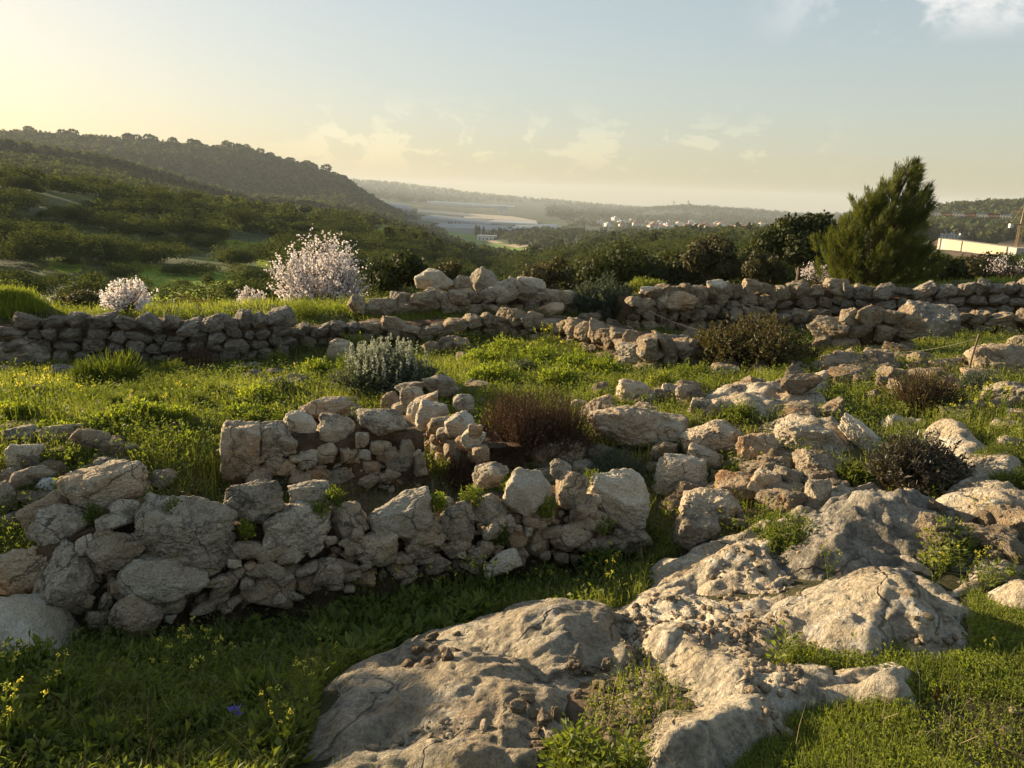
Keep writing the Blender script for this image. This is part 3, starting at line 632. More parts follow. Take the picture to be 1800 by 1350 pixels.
# bigger loose stones of the near wall, each of its own
G1 = 'stones lying on the near wall'
NEAR = [
 (328,946,165,115,4,'grey',0.02,'largest grey angular boulder in the near wall, flat topped'),
 (447,892,100,78,0,'grey',0.14,'dark pitted boulder behind the largest grey boulder, twiggy plant above it'),
 (543,877,72,55,8,'grey',0.20,'small rough boulder behind the round blackened one on the near wall'),
 (522,942,122,88,-12,'grey',0.03,'rounded blackened boulder with a tan lower lip, near wall'),
 (205,976,90,65,10,'stone',0.02,'tan block with striated top, left of the largest grey boulder'),
 (184,862,140,72,-6,'stone',0.32,'cracked flat-topped slab block crowning the left corner of the wall'),
 (84,908,88,80,-6,'ochre',0.36,'orange layered block under the cracked slab at the left'),
 (112,933,118,80,-12,'grey',0.18,'dark grey oblong boulder below the orange layered block'),
 (125,1036,88,138,22,'grey',0.0,'tall grey stone standing on end at the left corner of the wall'),
 (42,1013,90,74,8,'ochre',0.12,'reddish brown boulder touching the left edge of the photo'),
 (286,1031,145,88,4,'pale',-0.04,'sharp-edged broken cream stone below the largest grey boulder'),
 (238,1096,92,78,42,'stone',-0.10,'pointed smooth stone slipped out of the wall foot, leaning right'),
 (28,1085,76,74,-10,'pale',0.10,'fissured pale stone low at the left edge'),
 (612,926,68,62,-6,'stone',0.08,'grey-topped stone at the left end of the long capstone'),
 (702,916,120,72,-14,'pale',0.06,'long flat sunlit capstone at the middle of the near wall'),
 (666,973,73,63,-10,'stone',0.0,'oval tan stone under the long capstone'),
 (745,951,72,77,-8,'stone',0.03,'upright tan stone right of the oval one, under the capstone'),
 (804,922,60,72,6,'grey',0.02,'egg-shaped grey stone right of the long capstone'),
 (855,903,70,62,0,'grey',0.10,'mossy stone behind the egg-shaped grey stone'),
 (928,876,82,80,8,'pale',0.02,'bright white-faced angular boulder at the middle right of the wall'),
 (862,843,63,42,-8,'grey',0.30,'dark lichened stone behind the mossy stone'),
 (1004,866,56,68,4,'stone',0.06,'squarish tan boulder right of the bright white-faced one'),
 (985,830,40,32,10,'grey',0.16,'small knobbly stone above the squarish tan boulder'),
 (1087,882,118,92,22,'pale',0.06,'big pale rough boulder at the right end of the near wall'),
 (1028,896,56,40,0,'stone',0.04,'dark-edged stone below the squarish tan boulder'),
 (998,950,62,46,-22,'stone',-0.02,'tan wedge stone low in the wall, below the bright boulder'),
 (880,996,68,34,-24,'pale',-0.12,'long pale splinter stone fallen at the wall foot'),
 (1108,955,76,48,-4,'stone',0.0,'flat grey stone under the big pale boulder at the right end'),
 (580,1012,56,54,0,'stone',0.0,'squat tan stone set in the brown earth under the wall middle'),
]
for px,py,w,h,rot,m,off,lab in NEAR:
    stone(px,py,w,h,rot,m,pf,lab,None,'stone','wall_stone' if w < 100 else 'boulder',off=off,group=G1,n=5,p=36 if m=='pale' else 24,layered=(m=='ochre' or 'striated' in lab),amp=1.2 if m=='grey' else 1.0)
parts(nw, pf, 'stone', [(427,970,38,28),(220,900,52,38,0,'grey',0.16),(200,922,56,26,0,'grey',0.10),(150,960,30,40,10,'pale',0.06),(181,943,34,26,-20,'stone',0.08),(75,1055,36,70,15,'stone',0.08),
 (186,1058,23,26),(202,1037,24,38,10),(183,1083,20,20),(188,1116,26,38,5,'grey'),(306,1068,46,26),(300,1090,22,18,0,'pale'),(384,1027,54,24,-8),(412,992,24,20,0,'pale'),(440,998,22,18,0,'ochre'),
 (470,1036,110,72,0,'ochre',0.06),(395,1065,50,40,0,'ochre',0.06),(866,938,38,25,-15,'pale'),(852,971,34,36,10,'stone'),(892,920,25,27,-20,'pale'),(905,952,46,46,0,'ochre',.05),(942,955,46,52,0,'ochre',.05),(807,975,24,20,0,'pale'),
 (828,968,16,16),(875,972,16,16,0,'ochre'),(930,937,14,20,0,'pale'),(1053,925,30,26),(1122,925,24,18),(958,978,20,16),(1080,920,30,30,0,'ochre',0.1),(700,1000,30,22,0,'ochre',.05),(640,1020,40,30,0,'ochre',.06),(760,1000,30,24,0,'stone',.03),
 (1050,950,34,30,0,'ochre',.06),(830,1000,30,22,0,'stone'),(540,1030,36,34,0,'ochre',.05),(250,1068,30,30,0,'grey',.06),(140,985,40,30,0,'grey',.1),(65,975,30,26,0,'ochre',.15),(100,1110,40,26,0,'grey',0.02),(960,905,30,30,0,'ochre',.1),(780,890,34,28,0,'grey',.15)], n=4)
chink('chinking', 150, [(150,980,1110),(250,1000,1090),(400,950,1070),(600,945,1040),(800,915,1010),(1000,895,985),(1110,905,970)], pf, nw, 'stone', 0.05, 0.105, 0.04, 15)
strip_core('rubble_core', [(60,960),(150,930),(250,930),(330,935),(430,925),(500,930),(600,925),(700,925),(760,925),(840,915),(900,905),(1000,890),(1060,890),(1135,905)], 0.15, 0.40, pf, nw)
chink('chinking', 320, [(150,990,1110),(250,1010,1090),(400,960,1070),(600,950,1040),(800,920,1010),(1000,900,985),(1110,910,970)], pf, nw, 'stone', 0.02, 0.06, 0.09, 5)

# left return of the wall (upper-left pile)
lp = empty('ruined_wall', hit1(110,860)); tag(lp, 'low grassy rubble wall running back along the left edge, white slab on it', 'stone wall')
G2 = 'stones of the left rubble wall'
for r in [(48,772,70,38,-4,'grey','weathered grey stone at the far end of the left rubble wall'),(118,762,84,34,-6,'grey','long dark flat stone beside the far end of the left rubble wall'),
 (156,779,68,44,8,'stone','rounded tan stone with vertical streaks, grass at its foot'),(46,808,62,48,4,'pale','white-topped cubic block on the left rubble wall'),
 (60,848,76,48,-6,'stone','tan layered boulder below the white-topped block'),(186,824,56,36,4,'grey','grey block behind the cracked flat slab'),(89,857,44,34,-4,'plaster','thin bright white slab lying in herbs at the left'),
 (8,882,44,62,0,'stone','stone cut by the left photo edge beside the layered boulder')]:
    px,py,w,h,rot,m,lab = r
    stone(px,py,w,h,rot,m,None,lab,None,'stone','wall_stone',group=G2,n=5,thick=0.08 if m=='plaster' else None)
parts(lp, None, 'stone', [(180,803,32,16),(147,831,30,18,0,'pale'),(20,840,26,30),(100,880,34,24,0,'grey'),(225,791,50,18),(290,848,44,38,0,'grey'),(250,885,30,24),(20,920,30,30,0,'grey'),(110,800,30,22,0,'grey'),(130,812,26,18),(265,905,26,20)], n=4)

# back wall of the cell
pb = Plane((400,872), (745,862))
bw = empty('ruined_wall', hit1(570,860)); tag(bw, 'sunken back wall of the small stone cell, boulders on its rim', 'stone wall')
G3 = 'boulders on the rim of the small cell'
for r in [(421,806,64,116,6,'stone',0.0,'tall brown upright stone at the left end of the cell'),(484,779,74,62,10,'grey',.04,'pointed grey boulder right of the tall upright stone'),(527,754,54,50,8,'pale',.12,'pale rounded block above the pointed grey boulder'),
 (573,722,88,36,-5,'stone',.5,'flat tan slab behind the rim of the cell'),(590,762,64,56,6,'grey',.10,'dark-topped round boulder in the middle of the cell rim'),(672,752,88,52,4,'grey',.06,'broad flat brown-grey boulder on the cell rim near the corner')]:
    px,py,w,h,rot,m,off,lab = r
    stone(px,py,w,h,rot,m,pb,lab,None,'stone','boulder',off=off,group=G3,n=5)
parts(bw, pb, 'stone', [(637,776,24,30),(575,800,40,36,0,'stone'),(615,805,34,30),(680,803,40,26),(715,800,28,52,8),(540,810,40,34,0,'grey'),(500,825,40,30,0,'ochre'),(650,825,36,30,0,'ochre'),(690,835,30,22),(560,838,36,26,0,'ochre'),(610,838,34,22),(735,815,24,40),(640,800,22,20,0,'pale'),(455,842,46,42,0,'grey'),(530,848,46,34),(592,842,46,34,0,'grey'),(645,848,42,30),(700,812,42,42,0,'grey'),(670,790,40,26),(480,820,36,30)], n=4, off=0.02)
strip_core('rubble_core', [(400,830),(450,790),(520,765),(600,765),(680,758),(745,765)], 0.10, 0.5, pb, bw, None, 3)
chink('chinking', 26, [(450,800,860),(600,790,860),(745,795,860)], pb, bw, 'stone', 0.04, 0.08, 0.05, 18)
chink('chinking', 130, [(450,800,860),(600,785,860),(745,790,860)], pb, bw, 'stone', 0.025, 0.06, 0.06, 8)

# side wall of the cell, running away
ps = Plane((850,885), (700,748))
sw = empty('ruined_wall', hit1(780,800)); tag(sw, 'short sunlit wall running back from the cell to the meadow', 'stone wall')
G4 = 'stones along the sunlit side wall'
for r in [(688,712,36,44,0,'ochre',.02,'sunlit orange stone at the far end of the side wall'),(724,699,42,32,-10,'stone',.10,'round stone second from the far end of the side wall'),(747,711,48,36,-6,'stone',.06,'cap stone behind the ridged oblong one on the side wall'),
 (761,736,56,52,14,'pale',.02,'ridged pale oblong stone in the middle of the side wall'),(809,750,54,40,6,'pale',.02,'pale faceted stone at the near end of the side wall'),(772,680,62,36,10,'grey',.55,'brown-grey boulder behind the far end of the side wall'),
 (720,684,50,22,-4,'grey',.2,'flat grey stone on the far end of the side wall'),(815,712,36,32,0,'grey',.45,'light grey stone in herbs behind the side wall')]:
    px,py,w,h,rot,m,off,lab = r
    stone(px,py,w,h,rot,m,ps,lab,None,'stone','wall_stone',off=off,group=G4,n=5)
chink('chinking', 70, [(695,735,770),(760,760,815),(845,800,860)], ps, sw, 'stone', 0.03, 0.075, 0.03, 28)
parts(sw, ps, 'stone', [(705,722,34,30),(735,726,40,34,0,'pale'),(775,752,46,32,8),(788,768,40,30),(832,774,42,34,0,'pale'),(700,755,30,26),(745,780,34,28,0,'ochre'),(815,800,36,30),(772,790,30,26,0,'grey'),(703,740,26,24),(735,760,26,22),(770,772,30,24),(720,765,26,30),(755,790,30,28,0,'ochre'),(795,790,30,26),(820,785,44,32,0,'ochre'),(835,760,26,24),(780,810,30,26,0,'ochre'),(815,820,30,26),(845,800,30,30,0,'ochre'),(800,830,26,22)], n=4)
strip_core('rubble_core', [(690,722),(740,735),(790,755),(845,790)], 0.08, 0.35, ps, sw, None, 6)
G5 = 'boulders round the brown thorn bush'
for r in [(872,797,46,44,0,'ochre','rusty stone under the left side of the brown thorn bush'),(940,810,58,44,8,'ochre','sunlit ochre block under the middle of the brown thorn bush'),(992,802,78,56,6,'stone','smooth grey-brown boulder under the right side of the thorn bush'),
 (850,775,40,36,0,'stone','stone at the left edge of the brown thorn bush, end of the side wall'),(1025,835,46,40,0,'grey','grey boulder between the thorn bush and the big pale boulder'),(960,842,44,34,0,'stone','low stone between the ochre block and the near wall'),(905,800,34,40,0,'ochre','narrow ochre stone between the rusty stone and the ochre block'),(965,805,36,52,0,'stone','upright sunlit stone just left of the smooth boulder')]:
    px,py,w,h,rot,m,lab = r
    stone(px,py,w,h,rot,m,None,lab,None,'stone','boulder',group=G5,n=5)

# rubble heap and capstone, right of centre
G6 = 'boulders of the heap right of centre'
for r in [(1122,765,178,74,6,'stone','long rough capstone over a dark hollow right of centre'),(1258,780,120,62,-2,'stone','sunlit grey-topped boulder joined to the right end of the capstone'),
 (1330,797,76,62,-20,'ochre','pitted ochre boulder right of the capstone'),(1413,778,102,60,8,'pale','bright rounded cream boulder left of the leaning stone'),(1517,776,100,36,38,'pale','slim leaning pale stone with a sharp tip'),
 (1195,845,92,74,2,'pale','pale cubic boulder below the right end of the capstone'),(1237,815,66,44,20,'stone','flat rough stone behind the pale cubic boulder'),(1295,866,78,58,6,'ochre','orange-tinted boulder on top of the round grey one'),
 (1345,862,58,58,-10,'stone','tan boulder right of the orange-tinted one'),(1388,852,62,52,10,'grey','dark stone in the middle of the rubble heap'),(1436,832,92,54,10,'stone','broad lichened boulder at the right end of the rubble heap'),
 (1437,874,44,54,-6,'grey','small grey upright stone below the broad lichened boulder'),(1250,905,108,78,4,'stone','big round grey boulder at the near end of the rubble heap'),(1222,950,86,70,-6,'grey','dark boulder sunk under the big round grey one'),
 (1365,815,70,34,0,'stone','flat stone on the upper edge of the rubble heap'),(1607,880,40,26,15,'grey','small loose grey stone on the dark bedrock below the waxy bush'),
 (1119,695,72,40,4,'stone','square grey block in the meadow right of the thorn bush'),(1180,694,36,34,0,'grey','small upright stone right of the square grey block'),(1205,700,36,44,0,'stone','rounded stone beside the rock pavement'),(1262,722,60,34,-8,'stone','low boulder at the front of the rock pavement'),
 (1058,715,44,32,-12,'ochre','ochre stone half sunk in grass left of the square block'),(1020,718,34,26,0,'stone','small pale stone left of the sunk ochre stone'),(1230,722,40,36,0,'grey','dark round stone beside the low boulder of the pavement')]:
    px,py,w,h,rot,m,lab = r
    stone(px,py,w,h,rot,m,None,lab,None,'stone','boulder',group=G6,n=5,amp=1.3,thick=None)
# right-hand outcrop boulders
G7 = 'boulders at the right edge'
for r in [(1768,640,120,62,6,'stone','big sunlit boulder with a dark cleft at the right edge'),(1735,633,70,40,0,'pale','flat-topped pale stone at the left of the big cleft boulder'),(1775,700,90,52,-6,'grey','hollowed grey boulder low at the right edge'),
 (1720,662,60,26,0,'ochre','ochre slab lying before the big cleft boulder'),(1790,738,40,34,0,'stone','small tan stone in yellow flowers at the right edge'),(1775,754,60,22,0,'grey','dark low stone below the small tan one at the right edge'),
 (1785,785,60,30,0,'grey','black-spotted stone in the grass at the right edge'),(1790,605,36,30,0,'stone','small block behind the big cleft boulder')]:
    px,py,w,h,rot,m,lab = r
    stone(px,py,w,h,rot,m,None,lab,None,'stone','boulder',group=G7,n=5)
# ------------------------------------------------------------------ far walls
course_wall('dry_stone_wall', 'long coursed dry-stone wall at the left behind the meadow', [(18,642,578),(78,640,566),(150,640,557),(230,642,554),(300,644,553),(400,642,550),(470,634,549),(506,628,553)], 21, 'blockdark', 0.5, 98, 1)
course_wall('dry_stone_wall', 'low broken wall section between the long left wall and the grass-topped wall', [(508,616,575),(560,610,564),(628,604,572)], 18, 'blockdark', 0.4, 60, 2)
course_wall('dry_stone_wall', 'low wall of flat blocks with grass growing along its top', [(632,602,560),(700,604,566),(800,600,562),(870,592,560)], 17, 'block', 0.5, 80, 3, wr=(1.2, 2.8))
course_wall('dry_stone_wall', 'raised wall carrying the big grey boulders', [(628,556,540),(700,556,528),(800,553,519),(900,553,522),(1010,552,520)], 19, 'block', 0.9, 80, 4)
course_wall('dry_stone_wall', 'thick sunlit wall coming forward to the large corner block', [(880,592,562),(930,600,556),(990,610,563),(1060,635,582),(1130,657,604),(1222,652,600)], 24, 'block', 1.0, 98, 5, wr=(0.9, 1.8))
course_wall('dry_stone_wall', 'wall with the cord in front of the carob tree', [(1118,582,515),(1200,586,510),(1300,576,502),(1400,560,499),(1485,556,504)], 19, 'block', 0.6, 98, 6)
course_wall('dry_stone_wall', 'long dark wall below the pine tree', [(1487,560,512),(1600,560,512),(1700,555,500),(1830,552,498)], 18, 'blockdark', 0.6, 98, 7)
course_wall('dry_stone_wall', 'short low wall of small stones behind the big olive-brown bush', [(1290,592,552),(1380,584,547),(1452,578,553)], 15, 'block', 0.5, 70, 8)
course_wall('dry_stone_wall', 'ochre square pier of large blocks beside the black-streaked boulder', [(1446,622,562),(1500,624,548),(1560,624,552),(1600,622,548)], 27, 'block', 0.8, 60, 9)
course_wall('dry_stone_wall', 'low wall of yellowish blocks at the right behind a grass plot', [(1668,590,542),(1720,590,546),(1830,594,566)], 20, 'block', 0.4, 60, 10)
course_wall('dry_stone_wall', 'small stone heap wall in front of the dark wall', [(1420,540,516),(1500,545,500),(1560,548,512),(1640,552,515)], 16, 'block', 0.5, 60, 11)
G8 = 'boulders on the raised wall'
for r in [(763,494,66,36,2,'pale','long pale boulder on the left end of the raised wall'),(810,500,40,30,0,'stone','tan boulder between the long pale one and the tilted one'),(850,497,48,42,25,'grey','tilted grey boulder leaning on the raised wall'),(875,520,68,44,-18,'grey','big dark pitted boulder in the middle of the raised wall'),
 (903,507,34,34,15,'stone','boulder wedged behind the big dark pitted one'),(934,505,50,30,4,'pale','smooth oval boulder at the right of the raised wall'),(817,526,48,34,-6,'ochre','ochre boulder below the tilted grey one'),(668,538,38,26,0,'stone','round stone at the left foot of the raised wall'),
 (703,533,36,36,0,'grey','dark upright block at the left of the raised wall'),(762,517,34,22,0,'stone','small block under the long pale boulder'),(917,534,36,30,0,'grey','block under the smooth oval boulder'),(970,524,32,28,0,'stone','block right of the smooth oval boulder'),(995,524,40,26,0,'stone','last tan block of the raised wall beside the grey shrub'),(963,548,56,26,-6,'ochre','flat orange boulder in front of the raised wall')]:
    px,py,w,h,rot,m,lab = r
    stone(px,py,w,h,rot,m,pr,lab,None,'stone','boulder',group=G8,n=5,off=0.3 if py < 512 else 0.05 if py < 540 else -0.3)
G9 = 'large blocks of the far walls'
for r in [(1632,572,92,82,-8,'beddark','massive black-streaked boulder beside the ochre pier'),(1135,632,96,56,-6,'grey','large smooth corner block at the near end of the thick wall'),(1190,614,54,48,0,'grey','grey block right of the large corner block'),(1056,602,56,44,0,'stone','big cube-like block left of the large corner block'),
 (1028,588,60,44,8,'stone','rough block high in the thick sunlit wall'),(598,620,48,42,0,'stone','square reddish block standing alone at the foot of the low broken wall'),(40,618,80,54,-4,'grey','massive weathered block at the left end of the long wall'),(1148,520,48,30,0,'pale','light block at the left end of the corded wall'),
 (1260,503,34,22,0,'pale','white stone on top of the corded wall'),(1478,530,40,26,0,'grey','round grey boulder on the small stone heap'),(1520,528,44,24,0,'ochre','ochre block beside the round grey boulder on the heap'),(1180,530,90,34,0,'ochre','broad ochre block in the face of the corded wall')]:
    px,py,w,h,rot,m,lab = r
    stone(px,py,w,h,rot,m,pc if 'corded' in lab else ph if 'heap' in lab else None,lab,None,'stone','boulder',group=G9,n=5,off=0.15 if py < 525 else 0.0)
# loose stones out in the meadow and rubble
g = np.random.default_rng(21)
def loose(polyg, cnt, lo, hi, mat, label, group):
    poly_ = np.array(polyg, float); k = 0
    while k < cnt:
        x = g.uniform(poly_[:, 0].min(), poly_[:, 0].max()); y = g.uniform(poly_[:, 1].min(), poly_[:, 1].max())
        if not inpoly(np.array([x]), np.array([y]), poly_)[0]: continue
        P = hit1(x, y); o = bpy.data.objects.new('loose_stone', lib(int(g.integers(0, 14)), mat)); col.objects.link(o); s = g.uniform(lo, hi)
        o.scale = (s * g.uniform(1, 1.6), s * g.uniform(.8, 1.3), s * g.uniform(.55, .9)); o.location = P + np.array([0, 0, o.scale[2] * 0.3]); o.rotation_euler = (g.normal() * .2, g.normal() * .2, g.uniform(0, 6.28))
        o.location.z = float(ztop(P[:1], P[1:2])[0]) + o.scale[2] * 0.3; tag(o, label, 'stone', group); FOOT.append((P[0], P[1], s * .5, P[2] + s)); k += 1
loose([(1440,640),(1540,622),(1620,635),(1640,660),(1560,672),(1460,668)], 46, 0.12, 0.34, 'block', 'loose sunlit rubble stone spread before the ochre pier', 'rubble before the ochre pier')
loose([(420,645),(500,640),(560,690),(540,702),(430,690)], 12, 0.12, 0.32, 'blockdark', 'grey loose stone in grass below the long left wall', 'loose stones below the long left wall')
loose([(640,608),(860,606),(860,640),(700,640)], 12, 0.14, 0.34, 'block', 'loose stone in the grass before the grass-topped wall', 'loose stones before the grass-topped wall')
loose([(1130,840),(1180,860),(1300,880),(1260,830)], 10, 0.06, 0.14, 'block', 'small stone between the boulders of the heap', 'small stones in the heap')
loose([(690,1165),(800,1150),(820,1200),(740,1230)], 12, 0.025, 0.05, 'block', 'pebble lying in the hollow of the pale slab', 'pebbles in the hollow of the slab')
loose([(1560,930),(1790,960),(1790,1010),(1650,990)], 14, 0.06, 0.16, 'block', 'small pale stone on the ground below the bedrock slope', 'small stones below the bedrock slope')
loose([(1000,1180),(1080,1180),(1060,1260),(1000,1240)], 14, 0.025, 0.05, 'block', 'fist-sized stone on the edge of the gravel patch', 'stones at the gravel patch')
loose([(900,1270),(1000,1240),(1000,1340),(920,1345)], 12, 0.02, 0.05, 'block', 'dark stone at the lower edge of the pale slab', 'stones at the lower edge of the slab')
loose([(1620,700),(1780,690),(1790,760),(1650,740)], 10, 0.10, 0.24, 'block', 'scattered stone in the grass below the big cleft boulder', 'scattered stones at the right')
loose([(0,640),(260,640),(300,690),(30,700)], 6, 0.12, 0.3, 'blockdark', 'half-buried stone at the foot of the long left wall', 'half-buried stones at the long left wall')
loose([(1040,690),(1230,690),(1230,745),(1040,745)], 16, .10, .26, 'block', 'rubble stone half hidden in grass beside the rock pavement', 'rubble beside the rock pavement')
loose([(1240,650),(1500,645),(1520,740),(1400,750)], 18, .12, .32, 'block', 'rubble stone on the rock pavement in the middle right', 'rubble on the rock pavement')
loose([(1460,660),(1720,650),(1720,700),(1560,720)], 26, .12, .30, 'block', 'broken stone in the scrub between the ochre pier and the right edge', 'broken stones before the right edge')
loose([(1120,800),(1480,810),(1470,900),(1180,960)], 46, .08, .24, 'block', 'rubble stone filling the heap right of centre', 'rubble filling the heap right of centre')
loose([(860,775),(1050,790),(1040,850),(860,840)], 18, .08, .20, 'block', 'small ochre rubble stone below the brown thorn bush', 'rubble below the brown thorn bush')
loose([(0,752),(200,748),(270,880),(0,900)], 30, .07, .20, 'block', 'small stone of the overgrown left rubble wall', 'small stones of the left rubble wall')
loose([(500,690),(860,660),(870,720),(520,735)], 16, .08, .22, 'block', 'small stone in the grass behind the stone cell', 'small stones behind the stone cell')
loose([(650,528),(1000,528),(1000,552),(650,556)], 26, .14, .34, 'block', 'tumbled stone between the raised wall and the wall in front of it', 'tumbled stones at the raised wall')
loose([(1000,560),(1230,560),(1240,600),(1060,590)], 22, .14, .34, 'block', 'tumbled stone on top of the thick sunlit wall', 'tumbled stones on the thick wall')
loose([(1440,530),(1680,530),(1680,560),(1440,560)], 26, .14, .36, 'block', 'tumbled stone before the long dark wall', 'tumbled stones before the long dark wall')
stone(745,1213,30,24,10,'plaster',None,'single white stone lying on the pale slab by the hollow',None,'stone','white_stone',n=4)
#@@PLANTS
# ------------------------------------------------------------------ plant builders
def unit(a): return a / (np.linalg.norm(a, axis=-1, keepdims=True) + 1e-9)
def leaves(Cn, D, L, Wd, g, tint=None, fold=0.25, out=None):
    """kite leaves: base Cn, direction D, length L, width Wd -> verts, quads, tint"""
    n = len(Cn); D = unit(D); Rv = g.normal(size=(n, 3)); Rv = Rv if out is None else Rv
    if out is not None:      # lie like shingles on the crown surface
        O = unit(unit(out) + Rv * 0.38); D = unit(np.cross(O, g.normal(size=(n, 3)))); Rv = O
    S = unit(np.cross(D, Rv)); N = np.cross(S, D)
    L = np.broadcast_to(L, n)[:, None]; Wd = np.broadcast_to(Wd, n)[:, None]
    a = Cn; b = Cn + D * L * 0.45 + S * Wd * 0.5 + N * Wd * fold; c = Cn + D * L; d = Cn + D * L * 0.45 - S * Wd * 0.5 + N * Wd * fold
    V = np.stack([a, b, c, d], 1).reshape(-1, 3); F = np.arange(n * 4).reshape(n, 4)
    t = g.random(n) if tint is None else tint
    return V, F, np.repeat(t, 4)
def stems(P, w0, w1, g, tint=None):
    """P (n,k,3) polylines -> crossed tapering ribbons"""
    n, k, _ = P.shape; D = unit(np.gradient(P, axis=1)); Rv = g.normal(size=(n, 1, 3)); S1 = unit(np.cross(D, Rv)); S2 = np.cross(D, S1)
    wv = (w0 + (w1 - w0) * np.linspace(0, 1, k))[None, :, None] * 0.5
    Vs, Fs = [], []
    for q, S in enumerate((S1, S2)):
        V = np.stack([P + S * wv, P - S * wv], 2).reshape(n, k * 2, 3); Vs.append(V.reshape(-1, 3))
        o = (np.arange(n) * k * 2)[:, None] + q * n * k * 2; i = np.arange(k - 1)[None] * 2
        Fs.append(np.stack([o + i, o + i + 1, o + i + 3, o + i + 2], -1).reshape(-1, 4))
    t = g.random(n) if tint is None else tint; t = np.repeat(t, k * 2)
    return np.vstack(Vs), np.vstack(Fs), np.concatenate([t, t])
def pile(*parts_):
    Vs, Fs, Ts, o = [], [], [], 0
    for V, F, T in parts_: Vs.append(V); Fs.append(F + o); Ts.append(T); o += len(V)
    return np.vstack(Vs), np.vstack(Fs), np.concatenate(Ts)
def lmesh(name, VFT, mat): return mesh(name, VFT[0], VFT[1], mat, False, {'tint': VFT[2]})
def dome_stems(n, H, Rd, g, k=5, droop=0.15, up=0.6, lean=(0, 0)):
    """stems fanning out of one root into a dome of height H and radius Rd"""
    a = g.uniform(0, 2 * math.pi, n); q = np.sqrt(g.random(n)); tipr = q * Rd; tipz = H * np.sqrt(np.clip(1 - (q * 0.92) ** 2, 0, 1)) * g.uniform(0.7, 1.05, n)
    tip = np.stack([tipr * np.cos(a) + lean[0] * tipz, tipr * np.sin(a) + lean[1] * tipz, tipz], 1)
    base = np.stack([tip[:, 0] * 0.15, tip[:, 1] * 0.15, np.zeros(n) - 0.03], 1) + g.normal(size=(n, 3)) * Rd * 0.05 * np.array([1, 1, 0])
    mid = base * 0.5 + tip * 0.5 + np.array([0, 0, 1]) * (H * 0.12) * up + g.normal(size=(n, 3)) * Rd * 0.06
    t = np.linspace(0, 1, k)[None, :, None]
    return base[:, None] * (1 - t) ** 2 + 2 * mid[:, None] * t * (1 - t) + tip[:, None] * t ** 2
def along(P, n, lo, g):
    i = g.integers(0, len(P), n); t = lo + (1 - lo) * g.random(n) ** 0.8; k = P.shape[1] - 1; f = t * k; j = np.minimum(f.astype(int), k - 1); u = (f - j)[:, None]
    return P[i, j] * (1 - u) + P[i, j + 1] * u, unit(P[i, j + 1] - P[i, j]), i
def bush(name, label, px, py, wpx, hpx, mat, nst=260, nlf=5000, ll=0.03, lw=0.012, seed=0, twig='brown', cat='bush', lo=0.3, tw=0.006, lean=(0, 0), spread=0.9, group=None, lmul=1.0, depth=None):
    g = np.random.default_rng(seed); P = hit1(px, py) if depth is None else None
    if depth is not None:
        d = ray(px, py); P = C0 + d * (depth / np.hypot(*d[:2]))
    dep = (P - C0) @ FW; H = hpx * dep / F_PX; Rd = wpx * dep / F_PX / 2
    root = empty(name, P); tag(root, label, cat, group)
    # several clumps make an uneven outline
    S = []
    nc = 6
    for k in range(nc):
        f = g.uniform(0.45, 0.75) if k else 0.8; q = dome_stems(nst // nc, H * (g.uniform(0.6, 0.95) if k else 1.0), Rd * f, g, lean=lean)
        a = k * 2.4 + g.random(); q = q + np.array([math.cos(a), math.sin(a), 0]) * (Rd * (1 - f) * (1 if k else 0)); S.append(q)
    S = np.concatenate(S)
    obj('twigs', lmesh('twigs', stems(S, tw, tw * 0.4, g), ML[twig]), root)
    if nlf:
        c, d, i = along(S, nlf, lo, g); cl = g.random(len(S))
        d = unit(d + g.normal(size=d.shape) * spread); c = c + g.normal(size=c.shape) * 0.008
        tint = np.clip(cl[i] * 0.6 + g.random(nlf) * 0.5 - 0.05, 0, 1)
        obj('leaves', lmesh('leaves', leaves(c, d, ll * g.uniform(.6, 1.3, nlf), lw * g.uniform(.7, 1.3, nlf), g, tint), ML[mat]), root)
    return root, S, g, H, Rd
def tube(P, r0, r1, sides=7):
    P = np.asarray(P); k = len(P); D = unit(np.gradient(P, axis=0)); A = unit(np.cross(D, np.array([0.31, 0.2, 0.93]))); B = np.cross(D, A)
    th = np.linspace(0, 2 * math.pi, sides, endpoint=False); r = np.linspace(r0, r1, k)[:, None, None]
    V = (P[:, None] + r * (np.cos(th)[None, :, None] * A[:, None] + np.sin(th)[None, :, None] * B[:, None])).reshape(-1, 3)
    i = np.arange(k - 1)[:, None] * sides; j = np.arange(sides)[None]; j2 = (j + 1) % sides
    F = np.stack([i + j, i + j2, i + sides + j2, i + sides + j], -1).reshape(-1, 4); return V, F, np.zeros(len(V))
def limbs(tips, trunk_h, g, r=0.06, base=(0, 0, 0)):
    parts_ = [tube(np.array([[0, 0, -0.3], [0.03, 0, trunk_h * .5], [0, 0.02, trunk_h]]) + base, r * 1.3, r, 9)]
    for t in tips:
        s = np.array([0, 0, trunk_h * g.uniform(0.35, 1.0)]) + base; m = (s + t) / 2 + g.normal(size=3) * 0.08 * np.linalg.norm(t - s) + np.array([0, 0, 0.05])
        u = np.linspace(0, 1, 6)[:, None]; parts_.append(tube(s * (1 - u) ** 2 + 2 * m * u * (1 - u) + t * u ** 2, r * 0.5, r * 0.12, 5))
    return pile(*parts_)
def at_depth(px, py, depth):
    d = ray(px, py); P = C0 + d * (depth / np.hypot(*d[:2])); return P
def ground_at(px, depth):
    d = ray(px, 450.0); u = d[:2] / np.hypot(*d[:2]) * depth; return np.array([u[0], u[1], float(zT(np.array([u[0]]), np.array([u[1]]))[0])])
